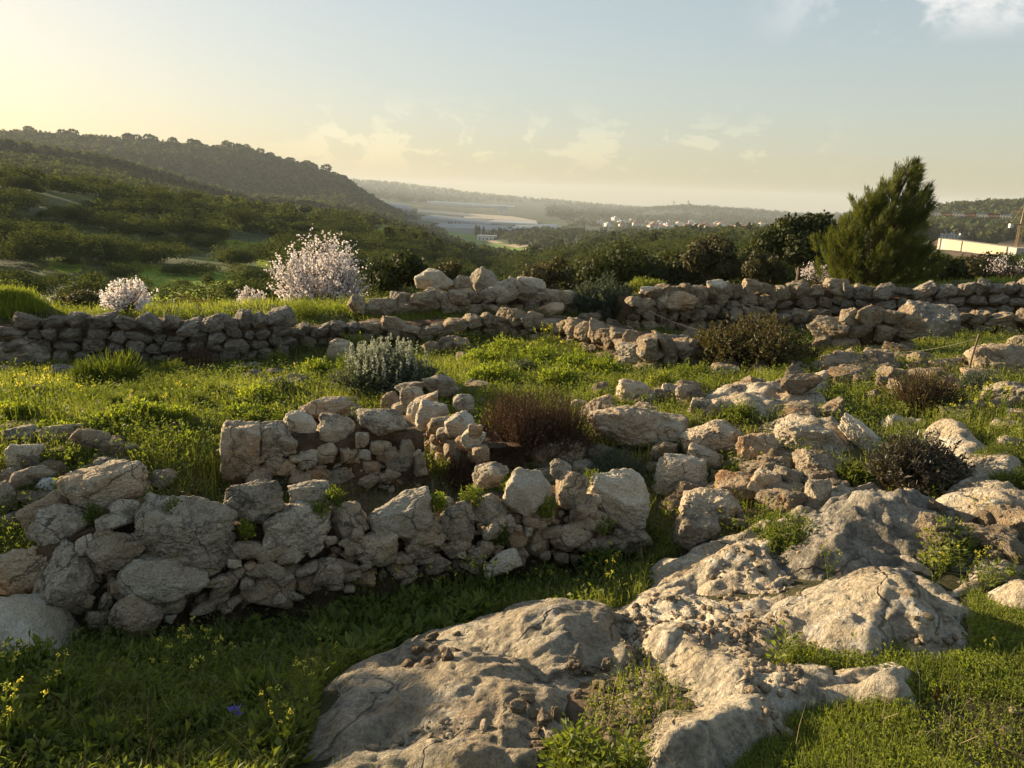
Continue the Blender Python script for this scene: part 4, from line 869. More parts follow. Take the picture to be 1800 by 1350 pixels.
def crown_tree(name, label, px, py_top, wpx, depth, mat, nl=9, nleaf=9000, ll=0.16, seed=0, cat='tree', flat=0.85, group=None, lower=0.25, Hm=None):
    """broad-leaved evergreen: trunk, limbs, lobed crown of separate leaves"""
    g = np.random.default_rng(seed); B = ground_at(px, depth); top = at_depth(px, py_top, depth); dep = (B - C0) @ FW
    H = Hm or max(top[2] - B[2], 0.8); Rd = wpx * dep / F_PX / 2; root = empty(name, B); tag(root, label, cat, group)
    lob = []
    for k in range(nl):
        a = k * 2.399 + g.random(); q = math.sqrt((k + 0.5) / nl); zc = H * (1 - 0.36 * q ** 2 - g.uniform(0.16, 0.5 if k % 2 else 0.26))
        lob.append((Rd * 0.72 * q * math.cos(a), Rd * 0.72 * q * math.sin(a), max(zc, lower * H), Rd * g.uniform(0.26, 0.44)))
    lob = np.array(lob)
    lob[:, 2] += (H - (lob[:, 2] + lob[:, 3] * flat).max())
    i = g.choice(nl, nleaf, p=(lob[:, 3] ** 2) / (lob[:, 3] ** 2).sum()); D = unit(g.normal(size=(nleaf, 3)))
    rr = lob[i, 3] * (1 - 0.45 * g.random(nleaf) ** 1.6) * (1 + 0.35 * perlin(D * 2.6 + i[:, None] * 3.1)) * g.uniform(0.92, 1.12, nleaf)
    Cn = lob[i, :3] + D * rr[:, None] * np.array([1, 1, flat]); keep = Cn[:, 2] > 0.06 * H; Cn, D, i = Cn[keep], D[keep], i[keep]
    sub = np.clip(0.5 + 0.6 * perlin(Cn * (2.2 / max(Rd, .3)) + seed), 0, 1)
    tint = np.clip(sub * 0.75 + 0.4 * g.random(len(Cn)) - 0.1, 0, 1)
    obj('crown', lmesh('crown', leaves(Cn, D, ll * g.uniform(.6, 1.3, len(Cn)), ll * 0.6, g, tint, 0.1, D + g.normal(size=D.shape) * 0.35), ML[mat]), root)
    lm = limbs(lob[:, :3], H * 0.45, g, max(0.035, Rd * 0.06)); obj('trunk', mesh('trunk', lm[0], lm[1], M_BARK), root); return root

# ------------------------------------------------------------------ trees behind the ruin
def pine(px, py_base, depth):
    g = np.random.default_rng(11); B = ground_at(px, depth); dep = (B - C0) @ FW; s = dep / F_PX; root = empty('pine_tree', B)
    tag(root, 'tall wind-swept young pine standing behind the dark wall, its tip leaning right', 'tree')
    H = 236 * s
    # trunk with a slight lean to the right, then leaders
    tr = np.array([[0, 0, -.3], [2 * s, 0, 60 * s], [14 * s, 0, 112 * s], [30 * s, 0, 163 * s], [40 * s, 0, 190 * s]])
    tubes = [tube(tr, 7 * s, 1.2 * s, 9)]
    lead = []
    # plume tips: (dx, height) outline in photo pixels about the trunk foot
    out_l = lambda h: np.interp(h, [0, 15, 40, 70, 110, 150, 190, 215, 236], [-70, -92, -100, -92, -72, -48, -8, 18, 38])
    out_r = lambda h: np.interp(h, [0, 15, 40, 80, 110, 135, 160, 190, 215, 236], [70, 92, 96, 92, 88, 98, 82, 72, 58, 46])
    Vs = []
    n = 470
    lob_ = lambda h, a: 0.80 + 0.55 * float(perlin(np.array([[h / 26.0, math.cos(a) * 1.4, math.sin(a) * 1.4]]))[0])
    for k in range(n):
        h = 6 + 228 * g.random(); l, r = out_l(h), out_r(h)
        while g.random() > (r - l) / 190: h = 6 + 228 * g.random(); l, r = out_l(h), out_r(h)
        h = float(h); l = float(l); r = float(r); cx = (l + r) / 2; hw = (r - l) / 2
        a = g.uniform(0, 2 * math.pi); q = math.sqrt(g.uniform(0.2, 1)) * min(1.12, lob_(h, a) + .1); tip = np.array([(cx + hw * q * math.cos(a)), hw * 0.85 * q * math.sin(a), h * .86]) * s
        f = np.interp(max(h - 35, 4), [0, 60, 130, 190, 226], [0, 2, 14, 30, 42]); st = np.array([f, 0, max(h - g.uniform(20, 60), 4) * .86]) * s
        m = (st + tip) / 2 + np.array([0, 0, -8 * s]); u = np.linspace(0, 1, 6)[:, None]; P = st * (1 - u) ** 2 + 2 * m * u * (1 - u) + tip * u ** 2
        if k % 3 == 0: tubes.append(tube(P, 1.6 * s, 0.35 * s, 5))
        d = unit((P[-1] - P[-3]) + np.array([0.22, -0.05, 0.95]) * np.linalg.norm(P[-1] - P[-3]) * 1.1)
        ln = g.uniform(20, 38) * s; m_ = 75
        t = g.random(m_) ** 0.8; c = tip + d * (ln * (t - 0.55))[:, None] + g.normal(size=(m_, 3)) * 2.0 * s
        dd = unit(d + g.normal(size=(m_, 3)) * 0.36); V = leaves(c, dd, g.uniform(8, 15, m_) * s, 1.15 * s, g, np.clip(g.random() * 0.7 + g.random(m_) * 0.4 - .05, 0, 1)); Vs.append(V)
    obj('crown', lmesh('crown', pile(*Vs), ML['pine']), root); q = pile(*tubes); obj('trunk', mesh('trunk', q[0], q[1], M_BARK), root)
pine(1535, 505, 20.5)
crown_tree('carob_tree', 'dense rounded carob tree, the tallest dark tree left of the pine', 1408, 374, 150, 27, 'dark', 11, 12000, 0.15, 1)
crown_tree('carob_tree', 'dark tree peeking out between the round carob and the pine', 1485, 376, 90, 29, 'dark', 7, 5000, 0.15, 2)
crown_tree('carob_tree', 'rounded olive-tinted tree standing left of the tallest carob', 1248, 414, 120, 26, 'olive', 9, 9000, 0.13, 3)
crown_tree('carob_tree', 'broad dark tree mass behind the grey shrub and the boulders', 1085, 428, 200, 27, 'dark', 12, 12000, 0.14, 4)
crown_tree('carob_tree', 'bare-branched brown bush under the tallest carob', 1345, 445, 90, 25, 'olive', 7, 3500, 0.10, 5, cat='bush')
crown_tree('carob_tree', 'low dark tree filling the gap left of the olive-tinted tree', 1175, 440, 150, 28, 'dark', 9, 7000, 0.13, 14)
crown_tree('carob_tree', 'dark tree between the olive-tinted tree and the tallest carob', 1322, 428, 130, 30, 'dark', 9, 7000, 0.13, 15)
crown_tree('carob_tree', 'low olive tree at the left end of the dark tree belt', 975, 452, 120, 25, 'olive', 8, 4500, 0.12, 16)
crown_tree('buckthorn_bush', 'dark pointed-leaved bush right of the big blossoming almond', 700, 442, 120, 16.5, 'dark', 9, 5000, 0.09, 6, cat='bush')
crown_tree('buckthorn_bush', 'thin yellowish bush between the dark bush and the raised wall', 790, 458, 70, 18, 'olive', 6, 1800, 0.09, 7, cat='bush')
crown_tree('buckthorn_bush', 'low dark scrub under the pine, right side', 1640, 470, 120, 24, 'dark', 8, 4500, 0.12, 8, cat='bush')
crown_tree('buckthorn_bush', 'olive bush above the right end of the dark wall', 1740, 458, 130, 26, 'olive', 8, 4500, 0.12, 9, cat='bush')
crown_tree('buckthorn_bush', 'dark bush at the right edge above the dark wall', 1690, 452, 90, 30, 'dark', 7, 3500, 0.13, 10, cat='bush')
crown_tree('buckthorn_bush', 'brown-green scrub behind the long left wall near the white almond', 130, 508, 110, 19, 'olive', 7, 3000, 0.1, 12, cat='bush')
crown_tree('buckthorn_bush', 'low brownish scrub behind the middle of the long left wall', 330, 528, 170, 19, 'olive', 9, 4200, 0.1, 13, cat='bush')
def almond(label, px, py_top, wpx, depth, nb, seed, py_bot=None, fl=0.05, nsh=110, mat='blossom', lfrac=0.0):
    g = np.random.default_rng(seed); B = ground_at(px, depth); dep = (B - C0) @ FW; s = dep / F_PX; top = at_depth(px, py_top, depth); H = max(top[2] - B[2], 0.6); Rd = wpx * s / 2
    root = empty('almond_tree', B); tag(root, label, 'tree')
    tips = []; LB = [(k * 2.4 + g.random(), math.sqrt((k + .5) / 9)) for k in range(9)]
    for k in range(nsh):
        a, q = LB[k % 9]; a = a + g.normal() * .28; q = abs(q + g.normal() * .16); tips.append([Rd * q * math.cos(a), Rd * q * math.sin(a), H * (g.uniform(0.4, 1.0)) * math.sqrt(max(0.05, 1 - 0.5 * q * q))])
    tips = np.array(tips); st = np.stack([tips[:, 0] * .35, tips[:, 1] * .35, tips[:, 2] * 0.42], 1); mid = (st + tips) / 2 + np.stack([tips[:, 0] * .2, tips[:, 1] * .2, np.zeros(nsh)], 1)
    u = np.linspace(0, 1, 6)[None, :, None]; S = st[:, None] * (1 - u) ** 2 + 2 * mid[:, None] * u * (1 - u) + tips[:, None] * u ** 2; S = S + g.normal(size=S.shape) * 0.02 * Rd
    c, d, i = along(S, nsh * 3, 0.2, g); tw = c[:, None] + (d + g.normal(size=d.shape) * 0.6)[:, None] * (np.linspace(0, 1, 4)[None, :, None] * Rd * 0.19)
    lm = limbs(st[::5], H * 0.3, g, max(0.03, 0.05 * Rd)); obj('trunk', mesh('trunk', lm[0], lm[1], M_BARK), root)
    obj('twigs', lmesh('twigs', pile(stems(S, 0.02, 0.008, g), stems(tw, 0.009, 0.005, g)), M_TWIG), root)
    c1, d1, _ = along(S, nb // 3, 0.25, g); c2, d2, _ = along(tw, nb - nb // 3, 0.1, g); c = np.vstack([c1, c2]) + g.normal(size=(nb, 3)) * 0.02; d = unit(g.normal(size=(nb, 3))); kz = c[:, 2] > H * (.16 + .1 * g.random(nb)); c, d = c[kz], d[kz]; nb = len(c)
    obj('blossom', lmesh('blossom', leaves(c, d, fl * g.uniform(.6, 1.2, nb), fl * 0.9, g, g.random(nb)), ML[mat]), root)
almond('large blossoming almond tree behind the raised wall', 566, 416, 178, 18, 13500, 31, fl=0.052, nsh=330)
almond('small white almond tree in flower behind the long left wall', 212, 505, 84, 14.5, 2600, 32, fl=0.042, nsh=60)
almond('pinkish almond sapling left of the large almond', 438, 500, 58, 17, 1600, 33, fl=0.04, nsh=50)
almond('almond sapling with sparse flowers at the foot of the pine', 1440, 462, 70, 22, 420, 34, fl=0.055, nsh=40)
almond('greyish flowering shrub at the right edge behind the dark wall', 1785, 448, 90, 23, 420, 35, fl=0.04, nsh=60)

crown_tree('buckthorn_bush', 'added low olive thicket, unseen beyond the left edge, shading the hollow and slab', -370, 830, 480, 6.3, 'olive', 10, 9000, 0.07, 77, cat='bush', lower=.3, Hm=1.2)  # added out of view to throw shade over the hollow and slab
# ------------------------------------------------------------------ bushes among the ruins
bush('thorn_bush', 'rounded reddish-brown thorn bush, bare of leaves, in the middle of the photo', 945, 800, 225, 135, 'brown', 1900, 12000, 0.022, 0.006, 1, 'brown', lo=0.35, tw=0.005)
bush('thorn_bush', 'small dry brown bush inside the corner of the stone cell', 812, 858, 70, 80, 'brown', 500, 1600, 0.02, 0.006, 2, 'brown', tw=0.005)
bush('saltbush', 'grey-green shrub with upright spikes on the wall right of the big boulders', 1062, 556, 138, 76, 'sage', 420, 9000, 0.07, 0.03, 3, 'sage', lo=0.25, tw=0.012)
bush('saltbush', 'low bright yellow-green shrub with tiny leaves beside the grey shrub on the wall', 1138, 512, 80, 26, 'grass', 300, 2500, 0.06, 0.02, 4, 'grass', lo=0.1, tw=0.01)
bush('thicket_bush', 'large olive-brown bush in front of the short wall, right of the corner block', 1325, 650, 235, 108, 'olive', 800, 15000, 0.05, 0.022, 5, 'brown', lo=0.2, tw=0.01)
bush('waxy_bush', 'dark bush with waxy narrow leaves growing out of the rocks at the right', 1610, 862, 185, 125, 'shrubdark', 420, 5200, 0.045, 0.013, 6, 'brown', lo=0.3, tw=0.006)
bush('waxy_bush', 'dark fine-leaved bushlet at the left foot of the leaning stone', 1500, 850, 80, 40, 'herb', 200, 1500, 0.03, 0.012, 26, 'brown', lo=0.3, tw=0.005)
bush('broom_scrub', 'thin twiggy brownish scrub in grass before the cleft boulder', 1620, 722, 150, 92, 'olive', 700, 2600, 0.03, 0.008, 7, 'brown', lo=0.3, tw=0.006)
bush('broom_scrub', 'grey twiggy shrub left of the hollowed boulder', 1715, 700, 90, 58, 'sage', 380, 2200, 0.035, 0.009, 8, 'sage', lo=0.3, tw=0.006)
bush('broom_scrub', 'feathery grey-green shrub in the hollow left of the pale cubic boulder', 1085, 850, 120, 70, 'sage', 420, 3000, 0.035, 0.007, 9, 'sage', lo=0.2, tw=0.005)
bush('broom_scrub', 'small grey shrub in front of the ochre pier', 1465, 616, 44, 22, 'sage', 160, 1200, 0.04, 0.014, 10, 'sage')
bush('broom_scrub', 'dark dead bush at the shaded foot of the long left wall', 345, 652, 110, 55, 'brown', 420, 700, 0.03, 0.008, 12, 'brown', tw=0.008)
bush('reed_tussock', 'dark grass tussock drooping at the foot of the long left wall', 195, 680, 150, 70, 'grass', 900, 0, seed=13, twig='herb', tw=0.012, cat='tussock')
r, S, g, H, Rd = bush('white_sage', 'sage clump with white flower spikes in the meadow, left of centre', 683, 692, 205, 78, 'sage', 480, 8200, 0.055, 0.02, 14, 'sage', lo=0.2, tw=0.009, cat='flowering shrub')
tipS = S[:, -1]; up = tipS[tipS[:, 2] > H * 0.45][:130]; sp = up[:, None] + np.linspace(0, 1, 4)[None, :, None] * np.array([0.01, 0, 0.16])
c, d, _ = along(sp, 2600, 0, g); obj('flower_spikes', lmesh('flower_spikes', leaves(c, d + g.normal(size=d.shape) * .8, 0.028, 0.02, g), ML['white']), r)
for k, (a, b, w_, h_) in enumerate([(640,466+222,0,0)]): pass
FEN = [(170,712,80,34,'feathery fennel mound at the left of the meadow, below the dark tussock'),(305,668,70,40,'grey-green fennel mound against the foot of the long left wall'),(205,725,54,36,'small fennel plume beside the feathery mound'),(262,722,60,38,'yellow-green fennel plume in the middle of the left meadow'),
 (345,715,60,30,'low fennel plume right of the yellow-green one'),(275,698,150,40,'wide bright green fennel patch under the long left wall'),(1745,830,100,60,'feathery green fennel hanging over the smooth slab at the right'),(1780,872,110,50,'dark fennel clump at the right edge below the smooth slab'),(600,745,60,30,'feathery clump on the flat tan slab')]
for k, (a, b, w_, h_, lab) in enumerate(FEN): bush('fennel', lab, a, b, w_, h_, 'herb', 260, 7000, 0.03, 0.0035, 40 + k, 'herb', lo=0.15, tw=0.005, cat='herb clump', spread=1.2, group='fennel clumps')
BSH = [(490,870,60,52,'sage','upright grey-green herb growing between the boulders of the near wall'),(330,905,90,62,'olive','mixed dry bushlet behind the largest grey boulder'),(1225,840,48,30,'herb','bright leafy weed on top of the pale cubic boulder'),(1290,838,44,26,'herb','small weed between the heap boulders'),
 (905,850,50,26,'grass','green tuft behind the dark lichened stone'),(835,905,60,40,'olive','mossy tuft spilling over the near wall'),(975,955,40,42,'grass','dark green tuft hanging in the near wall face'),(225,955,46,30,'herb','leafy weed beside the largest grey boulder'),
 (120,815,90,40,'herb','leafy green weeds on the left rubble wall'),(1390,960,190,62,'herb','dark leafy herbs at the foot of the rubble heap'),(830,600,90,26,'grass','yellow-green tuft before the grass-topped wall'),(660,600,40,26,'grass','bright tuft at the left of the grass-topped wall'),
 (1660,980,120,80,'grass','dark green rush clump below the bedrock slope'),(540,560,70,40,'herb','green fennel-like herbs in front of the large almond'),(1160,775,36,30,'grass','tuft before the rock pavement'),(1300,740,70,40,'herb','dark green weed patch between the pavement and the long capstone'),
 (930,575,60,18,'grass','moss cushion on the raised wall'),(1020,530,40,22,'olive','brown tuft beside the grey shrub'),(505,745,40,30,'grass','bright yellow-green herb behind the pale rounded block'),(60,870,60,26,'herb','low weeds around the white slab')]
for k, (a, b, w_, h_, m_, lab) in enumerate(BSH): bush('herb_clump', lab, a, b, w_, h_, m_, 160, 1500, 0.028, 0.011, 70 + k, 'herb' if m_ != 'olive' else 'brown', lo=0.15, tw=0.004, cat='herb clump')

for k, (a, b, w_, h_) in enumerate([(200,752,90,36),(245,742,100,46),(300,745,80,38),(150,765,90,34),(430,738,80,34),(455,705,90,36),(560,665,70,40),(845,645,90,40),(895,630,110,46),(950,648,110,50),(1010,655,100,44),(870,672,100,40),(985,680,90,44),(1065,660,100,36),(1390,655,110,36),(330,790,60,34),(30,745,80,50),(90,775,80,40)]): bush('herb_mound', 'leafy bright green herb mound standing out of the meadow grass', a, b, w_, h_, 'lawn', 200, 2600, 0.045 if b < 700 else .034, 0.018, 120 + k, 'herb', lo=0.1, tw=0.005, cat='herb mound', group='herb mounds of the meadow')
for k, (a, b, w_, h_) in enumerate([(120,1255,120,80),(50,1205,110,90),(330,1310,130,70),(455,1250,110,70),(700,1110,120,60),(620,1125,130,66),(560,1165,110,60),(200,1335,140,70),(30,1335,120,80),(260,1185,110,60),(420,1150,120,64),(760,1085,110,56),(860,1060,110,50),(960,1040,100,50),(1060,1010,100,50),(480,1330,110,70)]):
    bush('leafy_weed', 'tall leafy weed clump in the shady hollow below the near wall', a, b, w_, h_, 'herb', 70, 520, 0.05 if k % 3 else .07, 0.022, 160 + k, 'herb', lo=0.1, tw=0.004, cat='weed clump', spread=1.0, group='leafy weeds of the shady hollow')
for k, (a, b, w_, h_, z_) in enumerate([(300,905,40,34,.1),(435,935,30,26,.05),(590,880,44,30,.1),(770,890,36,34,.1),(830,880,50,36,.1),(900,860,40,26,.2),(1040,850,36,30,.2),(960,900,40,34,.0),(880,950,44,40,.0),(560,905,36,30,.1),(165,915,36,34,.2),(1060,930,36,30,0)]):
    p_ = pf.at(a, b, z_); bush('joint_weed', 'small green weed rooted in a joint of the near wall', a, b, w_, h_, 'lawn' if k % 2 else 'herb', 50, 420, 0.022, 0.009, 190 + k, 'herb', lo=0.1, tw=0.003, cat='weed', spread=1.0, group='weeds in the joints of the near wall', depth=float(np.hypot(p_[0], p_[1])))
gm = np.random.default_rng(404)
for k in range(34):
    a, b = gm.uniform(0, 1250), gm.uniform(0, 1); b = 640 + b * 130 if a < 620 else 612 + b * 78
    bush('meadow_weed', 'knee-high leafy weed clump scattered through the meadow between the walls', a, b, gm.uniform(45, 95), gm.uniform(20, 42), ('herb', 'herb', 'grass', 'sage')[k % 4], 110, 1300, gm.uniform(.03, .055), gm.uniform(.008, .02), 260 + k, 'herb', lo=0.1, tw=0.005, cat='weed clump', spread=1.0, group='weed clumps of the meadow')
# ------------------------------------------------------------------ grass and herbs
DIP = [(0,1120),(250,1112),(400,1085),(600,1050),(850,1015),(1000,990),(1150,950),(1160,985),(1100,1070),(900,1075),(840,1110),(690,1160),(575,1220),(560,1300),(500,1420),(-200,1420),(-200,1100)]
LAWN = [(1100,1420),(1300,1290),(1400,1245),(1550,1215),(1590,1130),(1680,1100),(1690,1040),(1900,1060),(3200,900),(3200,1800),(1100,1800)]
PATCH = [(1365,1180),(1400,1135),(1480,1120),(1590,1130),(1600,1170),(1540,1190),(1450,1175)]
GRAV = [(1000,1190),(1110,1130),(1190,1200),(1260,1280),(1160,1350),(1020,1350)]
PATH = [(1600,1240),(1660,1215),(1800,1240),(1900,1300),(1900,1400),(1640,1350)]
HEAP = [(1040,800),(1320,745),(1560,760),(1560,880),(1440,930),(1230,1000),(1150,930)]
CELL = [(440,870),(480,830),(700,820),(840,870),(800,905),(600,915)]
FT = np.array(FOOT)
FT = FT[np.hypot(FT[:, 0], FT[:, 1]) < 16]
def sample(n, r0, r1, a0=-0.92, a1=0.92, seed=0, pw=1.0):
    g = np.random.default_rng(seed); r = np.exp(g.uniform(math.log(r0), math.log(r1), n)); a = g.uniform(a0, a1, n); x, y = r * np.sin(a), r * np.cos(a)
    z = zT(x, y); ok = np.ones(n, bool)
    for p, hs in OUTPOLY:
        m = sdpoly(x, y, p) < 0.0
        for h_ in hs: m |= sdpoly(x, y, h_) > 0.03
        ok &= m
    for fx, fy, fr, fz in FT:
        ok &= (x - fx) ** 2 + (y - fy) ** 2 > (fr * 0.8) ** 2
    P = np.stack([x, y, z], 1)[ok]; px, py, _ = project(P); return P, px, py, np.hypot(P[:, 0], P[:, 1]), g
def zones(px, py):
    d = {k: inpoly(px, py, v) for k, v in (('dip', DIP), ('lawn', LAWN), ('patch', PATCH), ('grav', GRAV), ('path', PATH), ('cell', CELL), ('heap', HEAP))}
    return d
def blades(P, h, w_, g, lean=0.35, tint=None):
    n = len(P); a = g.uniform(0, 6.283, n); ln = np.abs(g.normal(size=n)) * lean; D = np.stack([np.cos(a) * ln, np.sin(a) * ln, np.ones(n)], 1); D = unit(D)
    b = g.uniform(0, 6.283, n); S = np.stack([np.cos(b), np.sin(b), np.zeros(n)], 1) * (w_ / 2)[:, None]
    bend = np.stack([np.cos(a), np.sin(a), -0.4 * np.ones(n)], 1) * (h * ln * 0.6)[:, None]
    m = P + D * (h * 0.55)[:, None]; t = P + D * h[:, None] + bend; P0 = P - np.array([0, 0, 0.02])
    V = np.stack([P0 - S, P0 + S, m + S * .7, m - S * .7, t], 1).reshape(-1, 3); o = np.arange(n)[:, None] * 5
    T = np.vstack([o + np.array([[0, 1, 2]]), o + np.array([[0, 2, 3]]), o + np.array([[3, 2, 4]])])
    return V, T, np.repeat(g.random(n) if tint is None else tint, 5)
def patchy(P, s, k=0): return np.clip(0.5 + 0.75 * fbm(np.stack([P[:, 0] / s, P[:, 1] / s, np.full(len(P), 3.7 + k)], 1), 3), 0, 1)
# grass
P, px, py, r, g = sample(590000, 1.5, 17, seed=1); zn = zones(px, py); pt = patchy(P, 0.35); pt2 = patchy(P, 1.6, 5)
prob = np.where(zn['dip'], 0.45, np.where(zn['lawn'], 1.2, 0.6)) * (0.35 + 0.9 * pt); prob = np.where(zn['grav'], 0.06, prob); prob = np.where(zn['path'], 0.22, prob); prob = np.where(zn['cell'], 0.05, prob); prob = np.where(zn['patch'], 0.35, prob); prob = np.where(zn['heap'], prob * .3, prob)
k = g.random(len(P)) < prob; P, px, py, r, pt, pt2 = P[k], px[k], py[k], r[k], pt[k], pt2[k]; zn = {q: v[k] for q, v in zn.items()}
h = np.where(zn['dip'], g.uniform(0.03, 0.13, len(P)), np.where(zn['lawn'] | zn['patch'], g.uniform(0.025, 0.085, len(P)), g.uniform(0.05, 0.17, len(P)))) * (0.6 + 0.7 * pt2)
wd = np.maximum(0.0028, r * 0.00085) * g.uniform(.7, 1.4, len(P))
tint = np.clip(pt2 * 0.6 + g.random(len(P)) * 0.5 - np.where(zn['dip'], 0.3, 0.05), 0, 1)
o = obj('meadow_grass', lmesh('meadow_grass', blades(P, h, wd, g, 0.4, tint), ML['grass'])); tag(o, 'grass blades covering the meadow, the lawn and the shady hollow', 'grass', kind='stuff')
# leafy herbs: rosettes of leaves
P, px, py, r, g = sample(168000, 1.6, 16, seed=2); zn = zones(px, py); pt = patchy(P, 0.5, 9)
prob = np.where(zn['dip'], 0.55, np.where(zn['lawn'], 0.5, 0.6)) * (0.15 + 1.2 * pt); prob = np.where(zn['grav'], 0.035, np.where(zn['path'], 0.08, prob)); prob = np.where(zn['cell'], 0.06, prob); prob = np.where(zn['heap'], prob * .3, prob)
k = g.random(len(P)) < prob; P, px, py, r, pt = P[k], px[k], py[k], r[k], pt[k]; zn = {q: v[k] for q, v in zn.items()}
m = 9; n = len(P); C_ = np.repeat(P, m, 0); a = g.uniform(0, 6.283, n * m); up = g.uniform(0.15, 1.1, n * m); rep = lambda v: np.repeat(v, m)
hh = rep(np.where(zn['dip'], g.uniform(0.02, 0.10, n), np.where(zn['lawn'] | zn['patch'], g.uniform(0.005, 0.03, n), g.uniform(0.03, 0.13, n)))) * g.random(n * m)
C_ = C_ + np.stack([np.cos(a) * 0.02, np.sin(a) * 0.02, hh], 1) * (1 + rep(r) * 0.05)[:, None]
D = np.stack([np.cos(a), np.sin(a), up], 1); L = rep(np.where(zn['dip'], g.uniform(0.014, 0.036, n), np.where(zn['lawn'] | zn['patch'] | zn['grav'], g.uniform(0.007, 0.015, n), g.uniform(0.018, 0.04, n)))) * g.uniform(.6, 1.2, n * m)
big = rep(zn['dip'] & inpoly(px, py, [(560,1060),(800,1040),(860,1090),(800,1130),(640,1180),(560,1180)])); L = np.where(big, L * 2.4, L)
tint = np.clip(rep(pt * 0.5 + g.random(n) * 0.3) + g.random(n * m) * 0.3 - 0.05, 0, 1)
o = obj('leafy_herbs', lmesh('leafy_herbs', leaves(C_, D, L, L * g.uniform(.35, .6, n * m), g, tint), ML['herb'])); tag(o, 'low broad-leaved herbs and clover filling the ground between the stones', 'herbs', kind='stuff')
# clover carpet of the lawn
P, px, py, r, g = sample(350000, 1.5, 6, -0.1, 0.95, seed=3); zn = zones(px, py); pt = patchy(P, 0.18, 2)
k = g.random(len(P)) < np.where(zn['lawn'] | zn['patch'], 1.0, np.where(zn['grav'], 0.10, 0.15)) * np.where(zn['path'], .25, 1) * (0.3 + pt); P, pt = P[k], pt[k]; n = len(P)
o = obj('clover', lmesh('clover', leaves(P + np.stack([np.zeros(n), np.zeros(n), g.uniform(0.0, 0.035, n)], 1), np.stack([g.normal(size=n), g.normal(size=n), g.uniform(.1, .9, n)], 1), g.uniform(.006, .015, n), g.uniform(.004, .010, n), g, np.clip(pt * .7 + g.random(n) * .4, 0, 1)), ML['lawn'])); tag(o, 'short clover carpet of the sunlit lawn at the lower right', 'clover', kind='stuff')
# dry grass in the cell, on the walls and in the hollow
P, px, py, r, g = sample(126000, 1.8, 14, seed=4); zn = zones(px, py); pt = patchy(P, 0.4, 20)
k = g.random(len(P)) < np.where(zn['cell'], 0.9, np.where(zn['dip'], 0.13, np.where(zn['path'], 0.10, 0.035))) * pt; P, r = P[k], r[k]
o = obj('dry_grass', lmesh('dry_grass', blades(P, g.uniform(.08, .26, len(P)), np.maximum(.0025, r * .0007), g, 0.75), ML['dry'])); tag(o, 'dead straw-coloured grass stalks, thickest inside the stone cell', 'dry grass', kind='stuff')
# small tufts on top of the old walls
TUFT = [(245,556,.9),(330,553,.5),(200,560,.6),(150,562,.5),(385,552,.5),(720,556,1),(660,558,.8),(760,553,.8),(800,552,.6),(610,545,1),(560,545,1),(520,570,.8),(1210,585,.4),(1390,500,.6),(1450,500,.6),(1500,503,.8),(1630,500,.8),(1720,492,1.2),(1790,490,1.2),(1560,500,.7),(30,525,2.2),(55,540,1.8),(5,525,2.2),(20,550,2),(1670,545,.7),(1735,585,1.2),(1790,620,1.0)]
Vs = []; g = np.random.default_rng(55)
for a, b, s in TUFT:
    n = int(420 * s); c = hit(a + g.normal(size=n // 6) * (26 * s if a > 100 else 15), b + g.normal(size=n // 6) * 4)
    c = np.repeat(c, 6, 0) + g.normal(size=(n // 6 * 6, 3)) * np.array([.05, .05, 0.0]); Vs.append(blades(c, g.uniform(.04, .13, len(c)) * (1.5 if a < 100 else 1), np.full(len(c), 0.011), g, .4, np.clip(.5 + g.random(len(c)) * .5, 0, 1)))
o = obj('wall_top_grass', lmesh('wall_top_grass', pile(*Vs), ML['lawn'])); tag(o, 'sunlit grass tufts growing on and behind the old walls', 'grass', kind='stuff')
# gravel
P, px, py, r, g = sample(36000, 1.6, 5.5, seed=6)
Q = np.vstack([hit(g.uniform(a, b, n_), g.uniform(c, d, n_)) for a, b, c, d, n_ in ((1120,1330,1080,1180,240),(1230,1380,1100,1150,160),(1330,1450,1280,1330,160),(1090,1140,1090,1180,160),(1240,1420,985,1060,220),(1590,1680,1090,1160,90),(700,800,1160,1215,60),(640,900,1310,1345,90),(1300,1400,1180,1270,260))]); Q = Q[g.random(len(Q)) < 0.25 + patchy(Q, .12, 30)]; Q[:, 2] = ztop(Q[:, 0], Q[:, 1]); nQ = len(Q)
zn = zones(px, py)
k = g.random(len(P)) < np.where(zn['grav'], .9, np.where(zn['path'], .30, np.where(zn['lawn'], .02, .03))); P = np.vstack([P[k], Q]); D0, F0 = ico(2)
# extra pebbles lie on the bedrock joints
Vs, Fs = [], []
for i, p in enumerate(P):
    s = 0.004 + 0.016 * g.random() ** 2.5; q, _ = rock(7000 + i % 12, 2, 6, 30) if i < 12 else (None, None)
    if i < 12: _lib[('g', i)] = q
    q = _lib[('g', i % 12)] * (s * g.uniform(1.0, 2.6, 3) * np.array([1, 1, .6])); a = g.uniform(0, 6.28); c, sn = math.cos(a), math.sin(a)
    q = q @ np.array([[c, sn, 0], [-sn, c, 0], [0, 0, 1]]) + p + np.array([0, 0, s * .3]); Vs.append(q); Fs.append(F0 + i * len(D0))
o = obj('gravel', mesh('gravel', np.vstack(Vs), np.vstack(Fs), MR['block'])); tag(o, 'pale gravel and chips between the bedrock and the lawn', 'gravel', kind='stuff')
# rust-red moss streak
P = hit(g.uniform(235, 305, 500), g.normal(size=500) * 2.0 + 803); P2 = hit(g.uniform(1570, 1650, 400), g.normal(size=400) * 4 + 1225); P = np.vstack([P, P2]); n = len(P)
o = obj('red_moss', lmesh('red_moss', leaves(P, np.stack([g.normal(size=n), g.normal(size=n), g.random(n)], 1), g.uniform(.012, .03, n), .012, g), ML['rust'])); tag(o, 'rust-red moss streaks in the grass', 'moss', kind='stuff')
